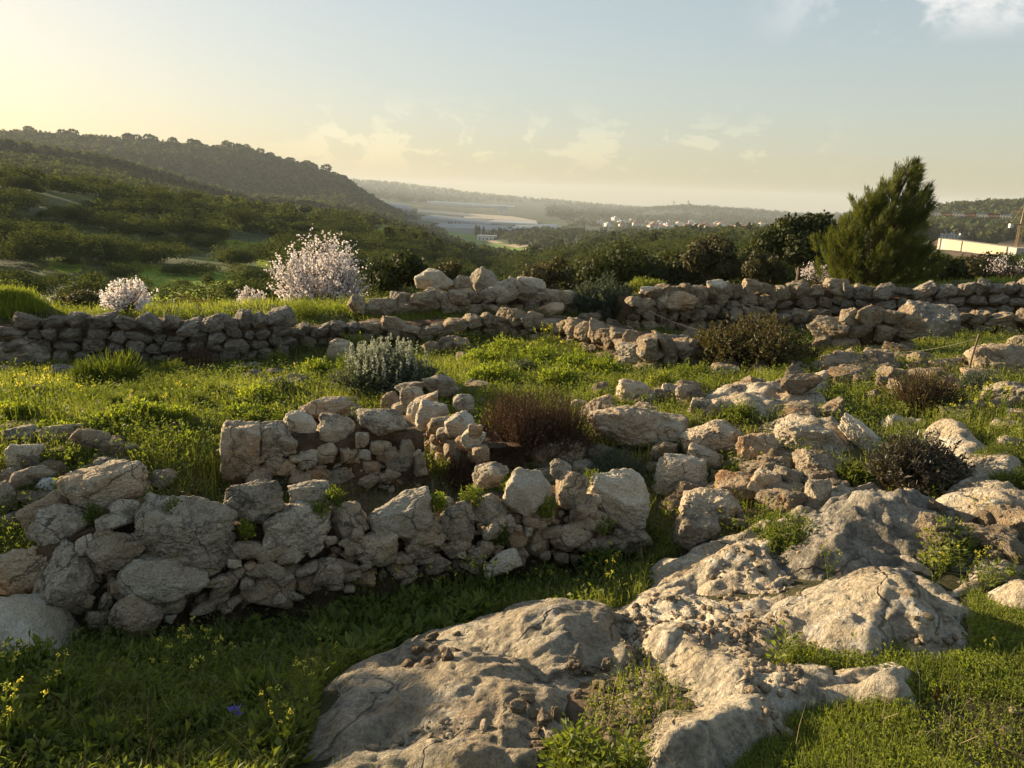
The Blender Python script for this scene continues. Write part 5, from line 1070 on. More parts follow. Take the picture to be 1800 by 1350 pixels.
# mustard plants in flower
def mustard(seed, H):
    g = np.random.default_rng(seed); n = 4; a = g.uniform(0, 6.28, n); tip = np.stack([np.cos(a) * H * .22, np.sin(a) * H * .22, H * g.uniform(.7, 1, n)], 1); u = np.linspace(0, 1, 5)[None, :, None]
    S = tip[:, None] * u + np.array([0, 0, 1]) * (u * (1 - u) * H * .15); st = stems(S, .004, .002, g); c, d, _ = along(S, 26, .1, g); lf = leaves(c, d + g.normal(size=d.shape) * .9, .03, .012, g)
    heads = []
    for k in range(n):
        c, _, _ = along(S[k:k + 1, -2:], 8, .55, g); heads.append(lmesh('flower', leaves(c.mean(0) + (c - c.mean(0)) * .4 + g.normal(size=c.shape) * .005, g.normal(size=c.shape) + np.array([0, 0, .4]), .009, .008, g), ML['yellow']))
    return lmesh('stem', pile(st, lf), ML['herb']), heads
VARS = [mustard(200 + k, .30) for k in range(5)]
def plant(px, py, s, label, group, i):
    P = hit1(px, py); r_ = empty('mustard_plant', P); tag(r_, label, 'wildflower', group); r_.rotation_euler = (0, 0, random.uniform(0, 6.28)); r_.scale = (s, s, s)
    a, b = VARS[i % 5]; obj('stem', a, r_)
    for q in b: obj('flower', q, r_)
GRP = [([(310,1190),(352,1180),(295,1215),(345,1195),(370,1240),(312,1200),(390,1205)], .9, 'yellow mustard stem in the dark hollow below the near wall', 'mustard in the hollow'),
 ([(10,1310),(25,1330),(5,1250),(60,1320),(20,1230),(100,1260)], 1.0, 'yellow mustard plant at the lower left corner', 'mustard at the lower left'),
 ([(505,1330),(520,1300),(490,1310),(545,1260),(535,1220),(575,1190),(570,1160)], .7, 'pale mustard stem beside the left rim of the pale slab', 'mustard beside the slab'),
 ([(850,1060),(835,1040),(870,1075),(810,1070),(780,1060),(860,1030),(740,1060),(680,1070),(640,1090)], .9, 'mustard plant in the deep green herbs under the wall middle', 'mustard under the wall'),
 ([(1030,1040),(980,1050),(1015,1060),(1070,1030),(935,1060),(1060,1060)], .8, 'tiny mustard plant in the shade at the right end of the near wall', 'mustard at the wall end'),
 ([(15,740),(30,760),(60,755),(10,790),(80,740),(110,720),(5,720),(45,730),(160,740),(110,760)], 1.5, 'tall sunlit mustard plant at the left edge of the meadow', 'mustard in the left meadow'),
 ([(250,770),(290,755),(230,760),(330,740),(350,700),(310,720),(510,700),(540,695),(530,680)], 1.2, 'mustard plant scattered in the left-centre meadow', 'mustard in the left-centre meadow'),
 ([(1720,930),(1715,915),(1730,925),(1440,1010),(1455,1020),(1640,1035),(1650,1020),(1720,1020),(1735,1010),(1690,1030)], .6, 'mustard plant growing among the right-hand bedrock', 'mustard among the bedrock'),
 ([(1720,740),(1700,745),(1740,750),(1690,735),(1725,725),(1680,760),(1760,760),(1710,770)], 1.2, 'yellow mustard plant in the sunlit grass at the right', 'mustard in the right grass'),
 ([(960,610),(975,615),(950,620),(990,640),(900,640),(1000,660),(940,650),(1020,650)], 1.5, 'mustard plant in the bright green patch in front of the thick wall', 'mustard in the green patch'),
 ([(1120,1255),(1125,1290),(1735,1165),(1560,1160)], .35, 'tiny yellow flower near the gravel and the lawn', 'tiny yellow flowers')]
for pts_, s, lab, grp in GRP:
    for i, (a, b) in enumerate(pts_): plant(a, b, s * random.uniform(.8, 1.2), lab, grp, random.randint(0, 4))
# the single iris
P = hit1(415, 1290); ir = empty('iris', P); tag(ir, 'single violet iris flower in the dark grass at the lower left', 'wildflower'); g = np.random.default_rng(9)
top = hit1(413, 1250); d = ray(413, 1250); tp = C0 + d * (np.hypot(*P[:2]) / np.hypot(*d[:2])) - P; u = np.linspace(0, 1, 5)[None, :, None]; S = tp[None, None] * u
obj('stem', lmesh('stem', stems(S, .006, .004, g), ML['herb']), ir); a = np.arange(9) * 0.7
obj('petals', lmesh('petals', leaves(np.repeat(tp[None], 9, 0), np.stack([np.cos(a), np.sin(a), np.where(np.arange(9) % 2, .8, -.3)], 1), .034, .022, g), ML['violet']), ir)
# stake and cord
P = hit1(1698, 668); st = tube(np.array([[0, 0, -.1], [0.02, 0, .25], [0.05, 0, .5]]), .012, .010, 7); o = obj('stake', mesh('stake', st[0], st[1], plain_mat('weathered_wood', (.16, .12, .08))), None, P); tag(o, 'thin weathered stake standing before the big cleft boulder', 'stake')
def cord(label, A, B, sag):
    A = np.array(A); B = np.array(B); u = np.linspace(0, 1, 20)[:, None]; Pq = A * (1 - u) + B * u - np.array([0, 0, 1]) * (sag * 4 * u * (1 - u)); v = tube(Pq - A, .0018, .0018, 5); o = obj('cord', mesh('cord', v[0], v[1], plain_mat('pale_cord', (.28, .25, .2))), None, A); tag(o, label, 'cord')
cord('pale cord slung along the front of the corded wall', at_depth(1140, 545, 12.2), at_depth(1262, 585, 11.5), .06)
cord('thin line running from the ochre pier to the stake', at_depth(1535, 620, 9.9), np.array(P) + np.array([.05, 0, .45]), .05)
#@@FAR
# ------------------------------------------------------------------ hillside scrub
def clump(g, n, R, H, lob=5, leaf=0.3):
    c = np.stack([g.normal(size=lob) * R * .42, g.normal(size=lob) * R * .42, H * g.uniform(.35, .65, lob)], 1); rad_ = np.minimum(R * g.uniform(.4, .62, lob), H * .55)
    i = g.integers(0, lob, n); D = unit(g.normal(size=(n, 3))); D[:, 2] = np.abs(D[:, 2]) * 1.0 - 0.25; D = unit(D); C_ = c[i] + D * (rad_[i] * g.uniform(.75, 1.06, n))[:, None]; C_[:, 2] = np.maximum(C_[:, 2], -.1)
    t = np.clip(.32 + .35 * (g.random(lob)[i] - .3) + .25 * g.random(n), 0, 1)
    return leaves(C_, D, leaf * g.uniform(.6, 1.3, n), leaf * .75, g, t, 0.05, D)
protos = []
for k in range(7):
    g = np.random.default_rng(300 + k); protos.append(lmesh('hill_shrub', clump(g, 3600, 1.0, g.uniform(.85, 1.15), 11, .07), ML['hill']))
conif = []
for k in range(4):
    g = np.random.default_rng(330 + k); n = 900; t = g.random(n) ** .8; a = g.uniform(0, 6.28, n); rr_ = (1 - t) ** .7 * .42 * (1 + .4 * np.sin(a * 3 + t * 9)) * np.sqrt(g.uniform(.3, 1, n)) + .03
    C_ = np.stack([np.cos(a) * rr_, np.sin(a) * rr_, t * .95 + .03], 1); D = np.stack([np.cos(a), np.sin(a), np.full(n, .7)], 1); conif.append(lmesh('conifer', leaves(C_, unit(D + g.normal(size=D.shape) * .4), .10, .05, g), ML['hill']))
def clear(px, py):
    m = np.zeros(len(px), bool)
    for q in GLADES: m |= inpoly(px, py, q)
    for q, c in FIELDS: m |= inpoly(px, py, q)
    return m
g = np.random.default_rng(40); n = 16000
r = np.exp(g.uniform(math.log(40), math.log(460), n)); a = g.uniform(-.72, .72, n); x, y = r * np.sin(a), r * np.cos(a); z = zT(x, y); P = np.stack([x, y, z], 1); px, py, _ = project(P)
den = fbm(P / 22.0, 3) + np.where((py > 432) & (px < 520), .35, 0.) + np.where((py > 470) & (px < 520), .2, 0.); big = g.uniform(1.0, 2.6, n) * np.where(px > 1560, .5, 1.0) * np.where(g.random(n) < .25, 1.4, 1) * np.where(r < 80, .75, 1)
ok = ~clear(px, py) & ~((py > 480) & (px < 480) & (g.random(n) < .8)) & ~((px > 1610) & (r > 70)) & (den < .28 + .25 * g.random(n)) & visible(x, y, z, 3.0) & (px > -120) & (px < 1920)
P, r, big, px, py = P[ok], r[ok], big[ok], px[ok], py[ok]
# thin out so that crowns only part overlap
keep = []; cell = {}
for i in np.argsort(-big):
    b = (int(P[i, 0] // 6), int(P[i, 1] // 6)); hitf = False
    for dx in (-1, 0, 1):
        for dy in (-1, 0, 1):
            for j in cell.get((b[0] + dx, b[1] + dy), ()):
                if (P[i, 0] - P[j, 0]) ** 2 + (P[i, 1] - P[j, 1]) ** 2 < (.82 * (big[i] + big[j])) ** 2: hitf = True; break
            if hitf: break
        if hitf: break
    if not hitf: cell.setdefault(b, []).append(i); keep.append(i)
keep = np.array(keep); app = big[keep] / r[keep]; order = keep[np.argsort(-app)]
con = 0
for q, i in enumerate(order[:285]):
    o = bpy.data.objects.new('hill_shrub', protos[q % 7]); col.objects.link(o); o.location = P[i]; s = big[i]; o.scale = (s * random.uniform(.9, 1.2), s * random.uniform(.9, 1.2), s * random.uniform(.75, 1.05)); o.rotation_euler = (0, 0, random.uniform(0, 6.28))
    tag(o, 'dark green rounded shrub on the scrub-covered slope beyond the ruin', 'shrub', 'shrubs on the slopes beyond the ruin')
HILL = [(53,470,72,38),(67,440,55,30),(192,464,53,42),(230,456,40,32),(258,472,60,36),(217,496,67,28),(233,508,34,20),(167,512,56,30),(117,508,42,28),(70,526,78,38),(17,494,34,20),(444,524,88,55),(367,506,25,22),(350,483,80,22),(475,520,30,25),(367,441,72,25),(458,450,42,18),(411,464,30,18),(258,530,42,25),(133,540,55,34),(300,484,40,16),(20,450,50,28),(130,470,36,20),(290,440,40,22),(330,452,34,18),(160,442,44,22),(500,480,50,30),(320,505,24,14)]
for q, (a_, b_, w_, h_) in enumerate(HILL):
    G = hit1(a_, b_); dd = (G - C0) @ FW / F_PX; o = bpy.data.objects.new('hill_shrub', protos[q % 7]); col.objects.link(o); o.location = G; o.scale = (w_ * dd / 1.9, w_ * dd / 1.9, h_ * dd / 1.0); o.rotation_euler = (0, 0, random.uniform(0, 6.28))
    tag(o, 'large dark shrub standing apart in the green clearing on the left slope', 'shrub', 'large shrubs of the left clearing')
# tall grass on the clearings of the slope
g = np.random.default_rng(77); Q = []
for pol in GLADES:
    pa = np.array(pol, float); n_ = int(min(5200, 16 * abs(sum(pa[i][0] * pa[i - 1][1] - pa[i - 1][0] * pa[i][1] for i in range(len(pa)))) / 40)); xx = g.uniform(pa[:, 0].min(), pa[:, 0].max(), n_ // 7 + 6); yy = g.uniform(pa[:, 1].min(), pa[:, 1].max(), n_ // 7 + 6)
    k_ = inpoly(xx, yy, pol); h_ = hit(xx[k_], yy[k_]); h_ = h_[(np.hypot(h_[:, 0], h_[:, 1]) > 30) & (np.hypot(h_[:, 0], h_[:, 1]) < 330)]; Q.append(np.repeat(h_, 14, 0))
Q = np.vstack(Q); Q = Q + g.normal(size=Q.shape) * np.array([1.1, 1.1, 0]); Q[:, 2] = zT(Q[:, 0], Q[:, 1]); pt = patchy(Q, 6.0, 40)
o = obj('slope_grass', lmesh('slope_grass', blades(Q, g.uniform(.06, .20, len(Q)) * (.5 + pt), np.full(len(Q), .05), g, .5, np.clip(pt * .8 + g.random(len(Q)) * .3, 0, 1)), ML['lawn'])); tag(o, 'tall fresh grass on the clearings of the left slope', 'grass', kind='stuff')
Vs = []; gg = np.random.default_rng(41); small = [clump(gg, 520, 1, 1.1, 7, .17) for _ in range(9)] ; tiny = [clump(gg, 90, 1, 1.1, 4, .42) for _ in range(9)]
def bake(src, P, s, zs=1.0):
    V, F, T = src; a = gg.uniform(0, 6.28); c, sn = math.cos(a), math.sin(a); V = V @ np.array([[c, sn, 0], [-sn, c, 0], [0, 0, 1]]); return V * np.array([s, s, s * zs]) + P, F, np.clip(T + gg.uniform(-.25, .2), 0, 1)
for i in order[285:]: Vs.append(bake((small if r[i] < 220 else tiny)[gg.integers(0, 9)], P[i], big[i], gg.uniform(.75, 1.1)))
print('scrub', len(order), len(P))
o = obj('hillside_scrub', lmesh('hillside_scrub', pile(*Vs), ML['hill'])); tag(o, 'dense low scrub on the slopes, merging into one dark cover', 'scrub', kind='stuff')
# single conifers standing above the scrub
for k, (a, b, hp, dep) in enumerate([(682,432,42,150),(706,428,36,170),(745,424,36,185),(768,428,34,180),(640,388,14,300),(985,402,20,420),(1030,405,20,430),(1145,428,34,190),(1075,410,22,330),(503,376,14,300),(222,300,14,560),(1480,430,30,180),(1310,412,18,430),(950,430,20,260),(1020,440,24,230)]):
    G = ground_at(a, dep); o = bpy.data.objects.new('conifer', conif[k % 4]); col.objects.link(o); s = hp * dep / F_PX; o.location = G; o.scale = (s * 1.15, s * 1.15, s); o.rotation_euler = (0, 0, k)
    tag(o, 'lone dark conifer standing above the scrub', 'tree', 'lone conifers above the scrub')
# ------------------------------------------------------------------ far woods
def wood(name, label, n, r0, r1, a0, a1, test, hgt, seed, mat='forest', wid=.45):
    g = np.random.default_rng(seed); r = np.exp(g.uniform(math.log(r0), math.log(r1), n)); a = g.uniform(a0, a1, n); x, y = r * np.sin(a), r * np.cos(a); z = zT(x, y); P = np.stack([x, y, z], 1); px, py, _ = project(P)
    ok = test(px, py, r, P) & visible(x, y, z, hgt * .8) & ~clear(px, py); P = P[ok]; m = 22; k = len(P); print(name, k)
    h = hgt * g.uniform(.55, 1.25, k); C_ = np.repeat(P, m, 0); D = unit(g.normal(size=(k * m, 3))); hh = np.repeat(h, m)
    C_ = C_ + D * (hh * wid)[:, None] * np.array([.8, .8, .75]) * g.uniform(.5, 1, (k * m, 1)) + np.array([0, 0, 1]) * (hh * .55)[:, None]
    t = np.clip(np.repeat(g.random(k), m) * .7 + g.random(k * m) * .35 - .05, 0, 1)
    o = obj(name, lmesh(name, leaves(C_, D, hh * .42, hh * .32, g, t, 0.05, D), ML[mat])); tag(o, label, 'woodland', kind='stuff'); return P, h
azp = lambda p: math.atan2(*ray(p, 340.0)[:2])
wood('ridge_forest', 'hazy pine forest covering the big hill at the left', 12000, 640, 1500, azp(-150), azp(705), lambda px, py, r, P: (px < 702), 9.0, 51)
wood('hill_scrub', 'hazy scrub on the middle ridge at the left', 5200, 400, 640, azp(-150), azp(520), lambda px, py, r, P: fbm(P / 60., 2) < .35, 3.6, 52, 'hill', .6)
wood('right_forest', 'pine wood on the hill at the right', 3600, 470, 1150, azp(1500), azp(1930), lambda px, py, r, P: py < 432, 9.0, 53)
wood('valley_trees', 'trees and hedges dotting the valley and the low hills', 7000, 460, 2600, azp(640), azp(1640), lambda px, py, r, P: (fbm(P / 120., 3) < .22) & ~((py > 355) & (py < 408) & (px > 715) & (px < 985) & (r > 1300)), 6.5, 54, 'forest', .6)
wood('far_ridge_trees', 'woods on the farthest ridges across the valley', 7000, 2300, 5600, azp(600), azp(1640), lambda px, py, r, P: (fbm(P / 350., 3) < .3) & ~((py > 356) & (py < 400) & (px > 715) & (px < 960)), 13.0, 55, 'forest', .8)
# trees on the crest of the big hill
g = np.random.default_rng(60); uc = []
for k in range(4):
    n = 160; D = unit(g.normal(size=(n, 3))); C_ = D * np.array([.42, .42, .26]) * g.uniform(.6, 1, (n, 1)) + np.array([0, 0, .72]); q = leaves(C_, unit(D + g.normal(size=D.shape) * .5), .2, .14, g); uc.append((lmesh('crown', q, ML['forest']), mesh('trunk', *tube(np.array([[0, 0, -.1], [.02, 0, .4], [0, 0, .75]]), .035, .02, 6)[:2], M_BARK)))
for k in range(64):
    a = g.choice([60, 130, 225, 245, 275, 295, 320, 345, 360, 400, 425, 440, 470, 490, 505, 545, 560, 590, 610, 640, 655]) + g.normal() * 9; rr_ = 1300; zz = []
    az_ = azp(a); rs = np.linspace(1150, 1420, 28); zs = zT(rs * math.sin(az_), rs * math.cos(az_)); i = int(np.argmax((zs - EYE) / rs)); R1 = rs[i]
    G = np.array([R1 * math.sin(az_), R1 * math.cos(az_), zs[i] - .5]); s = 9 + 8 * g.random() ** 1.5; rt = empty('umbrella_pine', G); rt.scale = (s, s, s); rt.rotation_euler = (0, 0, g.uniform(0, 6)); tag(rt, 'small pine silhouetted on the crest of the big hill', 'tree', 'pines along the crest of the big hill')
    cm, tm = uc[k % 4]; obj('crown', cm, rt); obj('trunk', tm, rt)
# cypresses by the farmhouse
g = np.random.default_rng(61); n = 260; t = g.random(n); a = g.uniform(0, 6.28, n); rr_ = .13 * np.sin(np.clip(t * .93 + .07, 0, 1) * math.pi) ** .6; cyp = lmesh('cypress', leaves(np.stack([np.cos(a) * rr_, np.sin(a) * rr_, t], 1), np.stack([np.cos(a) * .4, np.sin(a) * .4, np.ones(n)], 1), .14, .07, g), ML['forest'])
for a_, hp in [(836,17),(841,16),(849,15),(866,14),(876,16),(880,14)]:
    G = ground_at(a_, 900); o = bpy.data.objects.new('cypress', cyp); col.objects.link(o); s = hp * 900 / F_PX; o.location = G; o.scale = (s, s, s); tag(o, 'dark column-shaped cypress beside the white farmhouse in the valley', 'tree', 'cypresses by the farmhouse')
# ------------------------------------------------------------------ buildings
M_WHITE = plain_mat('pale_render', (.62, .58, .52), .8, .08, .3); M_ROOF = plain_mat('red_roof_tiles', (.34, .15, .09), .8, .15, .5); M_DK = plain_mat('dark_glass', (.05, .055, .06), .3, .1); M_FLAT = plain_mat('grey_flat_roof', (.5, .48, .45), .9, .1, .3)
_pm0 = plain_mat
def film(*a):
    m = _pm0(*a); m.node_tree.nodes['Principled BSDF'].inputs['Specular IOR Level'].default_value = 0.0; return m
M_GH = [film('cream_greenhouse_film', (.55, .46, .34), .6, .08, .02), film('grey_greenhouse_film', (.34, .34, .33), .6, .1, .02), film('white_greenhouse_film', (.5, .48, .44), .6, .06, .02)]
def box(x0, x1, y0, y1, z0, z1):
    V = np.array([(x, y, z) for z in (z0, z1) for y in (y0, y1) for x in (x0, x1)], float); F = np.array([(0, 2, 3, 1), (4, 5, 7, 6), (0, 1, 5, 4), (2, 6, 7, 3), (0, 4, 6, 2), (1, 3, 7, 5)]); return V, F
def boxes(lst):
    Vs, Fs = [], []
    for i, b in enumerate(lst): V, F = box(*b); Vs.append(V); Fs.append(F + 8 * i)
    return np.vstack(Vs), np.vstack(Fs)
wall_m = mesh('wall', *boxes([(-6, 6, -5, 5, -3, 6)]), M_WHITE, False)
hip = np.array([(-6.6, -5.6, 6.01), (6.6, -5.6, 6.01), (6.6, 5.6, 6.01), (-6.6, 5.6, 6.01), (-2.5, 0, 9), (2.5, 0, 9)]); roof_m = mesh('roof', hip, [np.array([(0, 1, 5, 4), (2, 3, 4, 5)]), np.array([(1, 2, 5), (3, 0, 4)])], M_ROOF, False)
flat_m = mesh('roof', *boxes([(-6.3, 6.3, -5.3, 5.3, 6.01, 6.6), (-2, 1.5, -2, 2, 6.61, 8.6)]), M_FLAT, False)
win_m = mesh('window', *boxes([(x, x + 1.3, -5.06, -5.0, zz, zz + 1.5) for x in (-4.6, -1.6, 2.6) for zz in (.8, 3.7)]), M_DK, False)
def house(px, depth, s, red, label, group):
    G = ground_at(px, depth); r_ = empty('house', G); tag(r_, label, 'house', group); r_.scale = (s,) * 3; r_.rotation_euler = (0, 0, random.uniform(-.6, .6)); obj('wall', wall_m, r_); obj('roof', roof_m if red else flat_m, r_); obj('window', win_m, r_)
random.seed(12)
for k in range(46):
    dep = random.uniform(1350, 2350); red = random.random() < .5
    house(random.uniform(1050, 1350), dep, random.uniform(.9, 1.5), red, 'red-roofed house in the distant town' if red else 'white flat-roofed house in the distant town', 'red-roofed houses of the distant town' if red else 'flat-roofed houses of the distant town')
for k in range(16): house(random.uniform(1632, 1690), random.uniform(560, 760), random.uniform(.45, .6), False, 'cream house below the wooded hill at the right', 'cream houses below the wooded hill')
G = ground_at(856, 850); r_ = empty('farmhouse', G); tag(r_, 'long white farmhouse in the valley beside the cypresses', 'house'); obj('wall', mesh('wall', *boxes([(-11, 10, -4, 4, -3, 5)]), M_WHITE, False), r_); obj('roof', mesh('roof', *boxes([(-11.3, 10.3, -4.3, 4.3, 5.01, 5.6)]), M_FLAT, False), r_); obj('window', mesh('window', *boxes([(x, x + 1.5, -4.06, -4.0, 1, 2.8) for x in range(-9, 9, 4)]), M_DK, False), r_)
def long_shed(px, depth, w_, label, group=None):
    G = ground_at(px, depth); r_ = empty('warehouse', G); tag(r_, label, 'warehouse', group); obj('wall', mesh('wall', *boxes([(-w_ / 2, w_ / 2, -12, 12, -4, 8)]), M_FLAT, False), r_); obj('roof', mesh('roof', *boxes([(-w_ / 2 - .5, w_ / 2 + .5, -12.5, 12.5, 8.01, 9.2)]), M_WHITE, False), r_)
long_shed(1335, 1500, 60, 'long pale warehouse at the right end of the town'); long_shed(1318, 1350, 42, 'lower white warehouse in front of the long one at the town edge'); long_shed(1340, 1900, 70, 'farthest white warehouse behind the long one at the town edge')
# greenhouses: multi-bay tunnels laid over a ground quadrangle
def greenhouse(label, quad, mat, bays=10, h=4.0):
    Q = hit(*np.array(quad, float).T); c = Q.mean(0); n = 6; V = []; nb = bays * n + 1
    for u in np.linspace(0, 1, nb):
        p0 = Q[0] * (1 - u) + Q[3] * u; p1 = Q[1] * (1 - u) + Q[2] * u; ph = (u * bays) % 1.0; zz = h + 1.8 * math.sin(math.pi * ph)
        for q in np.linspace(0, 1, 8): p = p0 * (1 - q) + p1 * q; V.append(p + np.array([0, 0, zz]))
    F = [(i * 8 + j, i * 8 + j + 1, (i + 1) * 8 + j + 1, (i + 1) * 8 + j) for i in range(nb - 1) for j in range(7)]
    V = np.array(V) - c; nv = len(V); edge = [j for j in range(8)] + [i * 8 + 7 for i in range(1, nb)] + [(nb - 1) * 8 + j for j in range(6, -1, -1)] + [i * 8 for i in range(nb - 2, 0, -1)]
    lowv = V[edge] - np.array([0, 0, h + 6.0]); m = len(edge); F2 = [(edge[k], edge[(k + 1) % m], nv + (k + 1) % m, nv + k) for k in range(m)]
    o = obj('greenhouse', mesh('greenhouse', np.vstack([V, lowv]), np.array(F + F2), mat, False), None, c); tag(o, label, 'greenhouse')
GH = [('farthest thin white greenhouse strip in the valley', [(750,357),(905,366),(904,364),(752,355)], 2), ('broad cream greenhouse roof at the left of the valley', [(733,376),(858,386),(812,378),(735,371)], 0), ('long cream greenhouse roof ending in a point at the right', [(815,386),(945,393),(900,384),(825,379)], 0),
 ('grey greenhouse block in the middle of the valley', [(740,387),(862,398),(868,392),(760,382)], 1), ('low bluish greenhouse strip behind the cypresses', [(760,405),(900,410),(905,403),(775,399)], 1), ('pale greenhouse strip right of the cypresses', [(900,408),(985,403),(975,399),(905,402)], 2), ('small greenhouse by the foot of the forested hill', [(672,366),(725,371),(720,364),(672,359)], 1), ('pale greenhouse strip above the grey block', [(860,394),(945,398),(940,394),(870,391)], 2)]
for lab, q, m_ in GH: greenhouse(lab, q, M_GH[m_])
# satellite dishes
def dish(px, py, dep):
    r_ = 11.0; D, F = ico(4); k = D[:, 2] > -.2
    u = np.linspace(0, 1, 8); th = np.linspace(0, 2 * math.pi, 24, endpoint=False); V = np.array([(r_ * q * math.cos(t), -2.2 + 2.2 * 2 * (1 - q * q) * .5, r_ * q * math.sin(t)) for q in u for t in th]); V2 = V + np.array([0, .5, 0])
    F = [(i * 24 + j, i * 24 + (j + 1) % 24, (i + 1) * 24 + (j + 1) % 24, (i + 1) * 24 + j) for i in range(7) for j in range(24)]; F2 = [(d_ + 192, c_ + 192, b_ + 192, a_ + 192) for a_, b_, c_, d_ in F]
    G = ground_at(px, dep); rt = empty('satellite_dish', G); tag(rt, 'big white dish antenna among the valley greenhouses', 'dish antenna', 'dish antennas in the valley'); o = obj('dish', mesh('dish', np.vstack([V, V2]) + np.array([0, 0, 13]), np.array(F + F2), M_GH[2], True), rt); o.rotation_euler = (0, 0, .5)
    t = tube(np.array([[0, 2, -3], [0, 2, 5], [0, 1, 13]]), 2, 1.2, 8); obj('pedestal', mesh('pedestal', t[0], t[1], M_FLAT), rt)
dish(876, 376, 2450); dish(884, 376, 2450)
# pylons on the far hill
def lattice(b, t, h, n, th):
    B = []
    for i in range(n):
        z0, z1 = h * i / n, h * (i + 1) / n; w0 = b + (t - b) * i / n; w1 = b + (t - b) * (i + 1) / n
        for sx, sy in ((1, 1), (1, -1), (-1, -1), (-1, 1)): B.append(tube(np.array([[sx * w0, sy * w0, z0], [sx * w1, sy * w1, z1]]), th, th, 4))
        for (ax, ay), (bx, by) in (((1, -1), (-1, -1)), ((1, 1), (-1, 1)), ((1, 1), (1, -1)), ((-1, 1), (-1, -1))): B.append(tube(np.array([[ax * w0, ay * w0, z0], [bx * w1, by * w1, z1]]), th * .7, th * .7, 4))
    return B
M_STEEL = plain_mat('galvanised_steel', (.16, .16, .16), .6, .1); M_CRY = plain_mat('crane_yellow_paint', (.26, .19, .09), .6, .1); M_CRR = plain_mat('crane_red_paint', (.22, .12, .09), .7, .1); M_CRW = plain_mat('crane_white_paint', (.36, .355, .34), .7, .05)
def pylon(px, dep, h, label):
    G = ground_at(px, dep); r_ = empty('pylon', G); tag(r_, label, 'power pylon'); q = pile(*lattice(3.4, 1.0, h, 6, .42)); obj('mast', mesh('mast', q[0], q[1], M_STEEL, False), r_)
    arms = []
    for z_ in (.66, .8, .94): arms += [tube(np.array([[-7 * 1, 0, h * z_], [0, 0, h * z_ + 1.2], [7, 0, h * z_]]), .4, .4, 4)]
    q = pile(*arms); obj('crossarms', mesh('crossarms', q[0], q[1], M_STEEL, False), r_); return G
pa = pylon(1177, 3450, 32, 'slim power pylon, the left one on the low hill above the town'); pb_ = pylon(1202, 3450, 34, 'wider power pylon with crossarms, the right one on the low hill above the town')
# ------------------------------------------------------------------ construction site at the right
def retaining(A, B, label):
    dA, dB = 175.0, 155.0
    a0, a1 = at_depth(A[0], A[1], dA), at_depth(A[0], A[2], dA); b0, b1 = at_depth(B[0], B[1], dB), at_depth(B[0], B[2], dB)
    t = (b0 - a0)[:2]; L = np.linalg.norm(t); yaw = math.atan2(t[1], t[0]); r_ = empty('concrete_wall', a1); r_.rotation_euler = (0, 0, yaw); tag(r_, label, 'concrete wall')
    mc = plain_mat('cream_concrete_panels', (.40, .34, .235), .9, .1, .4); md = plain_mat('grey_concrete_pier', (.34, .32, .29), .9, .1, .4)
    rise = (b1[2] - a1[2]); H_ = a0[2] - a1[2]
    for u0, u1, m_, nm, th in ((0, .03, mc, 'panel', 1.0), (.03, .11, md, 'pier', .8), (.11, .335, mc, 'panel', 1.0), (.335, .355, md, 'pier', .8), (.355, .62, mc, 'panel', 1.0), (.622, .90, mc, 'panel', 1.02), (.90, 1.0, md, 'pier', .8)):
        V, F = box(u0 * L, u1 * L, -th, 1.5, -.9, H_); V[:, 2] += V[:, 0] / L * rise; obj(nm, mesh(nm, V, F, m_, False), r_)
retaining((1656,419,436), (1792,440,456), 'long cream concrete retaining wall stepping down the construction site')
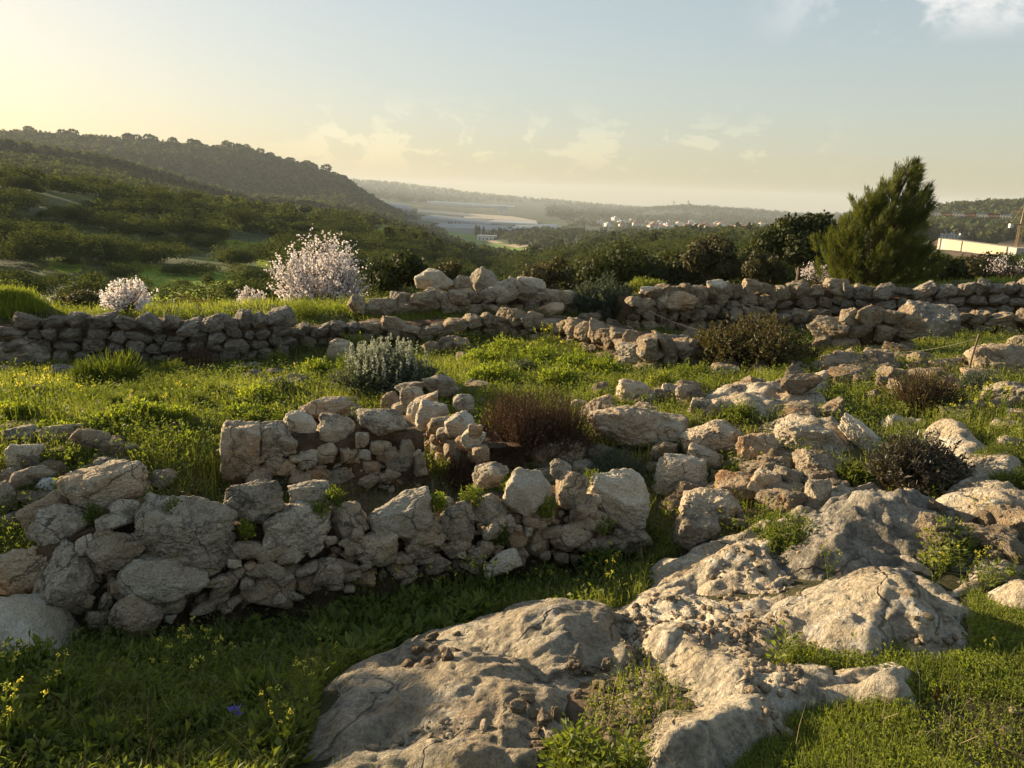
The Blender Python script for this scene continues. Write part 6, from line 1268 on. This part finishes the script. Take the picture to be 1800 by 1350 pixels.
def crane(px, dep, base_py, jib_py, tipdx, cols_, label, mast_mat, face=0.0, cl=12):
    G = ground_at(px, dep); top = at_depth(px, jib_py, dep); h = top[2] - G[2]; s = dep / F_PX; r_ = empty('tower_crane', G); tag(r_, label, 'tower crane'); r_.rotation_euler = (0, 0, face)
    q = pile(*lattice(.4, .4, h, 20, .06)); obj('mast', mesh('mast', q[0], q[1], mast_mat, False), r_)
    L = tipdx * s; n = 8
    for i in range(n):
        x0, x1 = L * i / n, L * (i + 1) / n; B = []; k = 4
        for j in range(k):
            xa, xb = x0 + (x1 - x0) * j / k, x0 + (x1 - x0) * (j + 1) / k
            B += [tube(np.array([[xa, -.6, h], [xb, -.6, h]]), .1, .1, 4), tube(np.array([[xa, .6, h], [xb, .6, h]]), .1, .1, 4), tube(np.array([[xa, 0, h + .9], [xb, 0, h + .9]]), .12, .16, 4), tube(np.array([[xa, -.6, h], [(xa + xb) / 2, 0, h + .9]]), .09, .12, 4), tube(np.array([[(xa + xb) / 2, 0, h + .9], [xb, -.6, h]]), .09, .09, 4)]
        q = pile(*B); obj('jib_section', mesh('jib_section', q[0], q[1], cols_[i % 2], False), r_)
    sg = -cl / 12 if L > 0 else cl / 12
    q = pile(tube(np.array([[0, 0, h], [sg * 12, 0, h]]), .22, .22, 4), tube(np.array([[0, 0, h], [0, 0, h + 4]]), .35, .12, 4), tube(np.array([[0, 0, h + 5], [L * .6, 0, h + 1.2]]), .07, .07, 4), tube(np.array([[0, 0, h + 5], [sg * 12, 0, h + .4]]), .07, .07, 4)); obj('counter_jib', mesh('counter_jib', q[0], q[1], mast_mat, False), r_)
    V, F = box(sg * 12 - .4, sg * 12 + .4, -.4, .4, h - .9, h + .1); obj('counterweight', mesh('counterweight', V, F, M_FLAT, False), r_)
crane(1600, 260, 420, 377, 142, (M_CRR, M_CRW), 'red and white crane jib reaching out from behind the pine', M_CRR, -.02)
crane(1785, 230, 421, 394, 60, (M_CRY, M_CRY), 'yellow tower crane standing at the right edge of the construction site', M_CRY, 0.0, 2.5)
crane(1840, 330, 420, 375, -58, (M_CRY, M_CRY), 'yellow crane jib entering from the right edge above the wood', M_CRY)
# dirt track in the valley
a = hit([855,880,910,940,958], [421,426,430,434,438]); b = hit([850,875,905,930,950], [424,430,436,440,443]); V = np.vstack([a, b]) + np.array([0, 0, .5]); k = len(a)
o = obj('path', mesh('path', V, np.array([(i, i + 1, k + i + 1, k + i) for i in range(k - 1)]), plain_mat('pale_dirt', (.36, .27, .18), .95, .15, .1))); tag(o, 'pale dirt track running below the farmhouse', 'track', kind='structure')
# ------------------------------------------------------------------ air
m, t, out = new_mat('hazy_air'); pv = t.new('ShaderNodeVolumePrincipled'); pv.inputs['Color'].default_value = (.64, .69, .73, 1); pv.inputs['Density'].default_value = HAZE; pv.inputs['Anisotropy'].default_value = 0.1; t.link(pv.outputs[0], out.inputs['Volume'])
zmin = min(v.z for v in (ground.data.vertices[i].co for i in range(0, len(ground.data.vertices), 3))) - 25
V, F = box(-9100, 9100, -9100, 9100, float(zmin), 115.0); hz = obj('haze', mesh('haze', V, F, m, False)); tag(hz, 'thin evening haze filling the valley air', 'haze', kind='stuff')
print('faces', sum(len(o.data.polygons) for o in bpy.data.objects if o.type == 'MESH'), 'objects', len(bpy.data.objects))
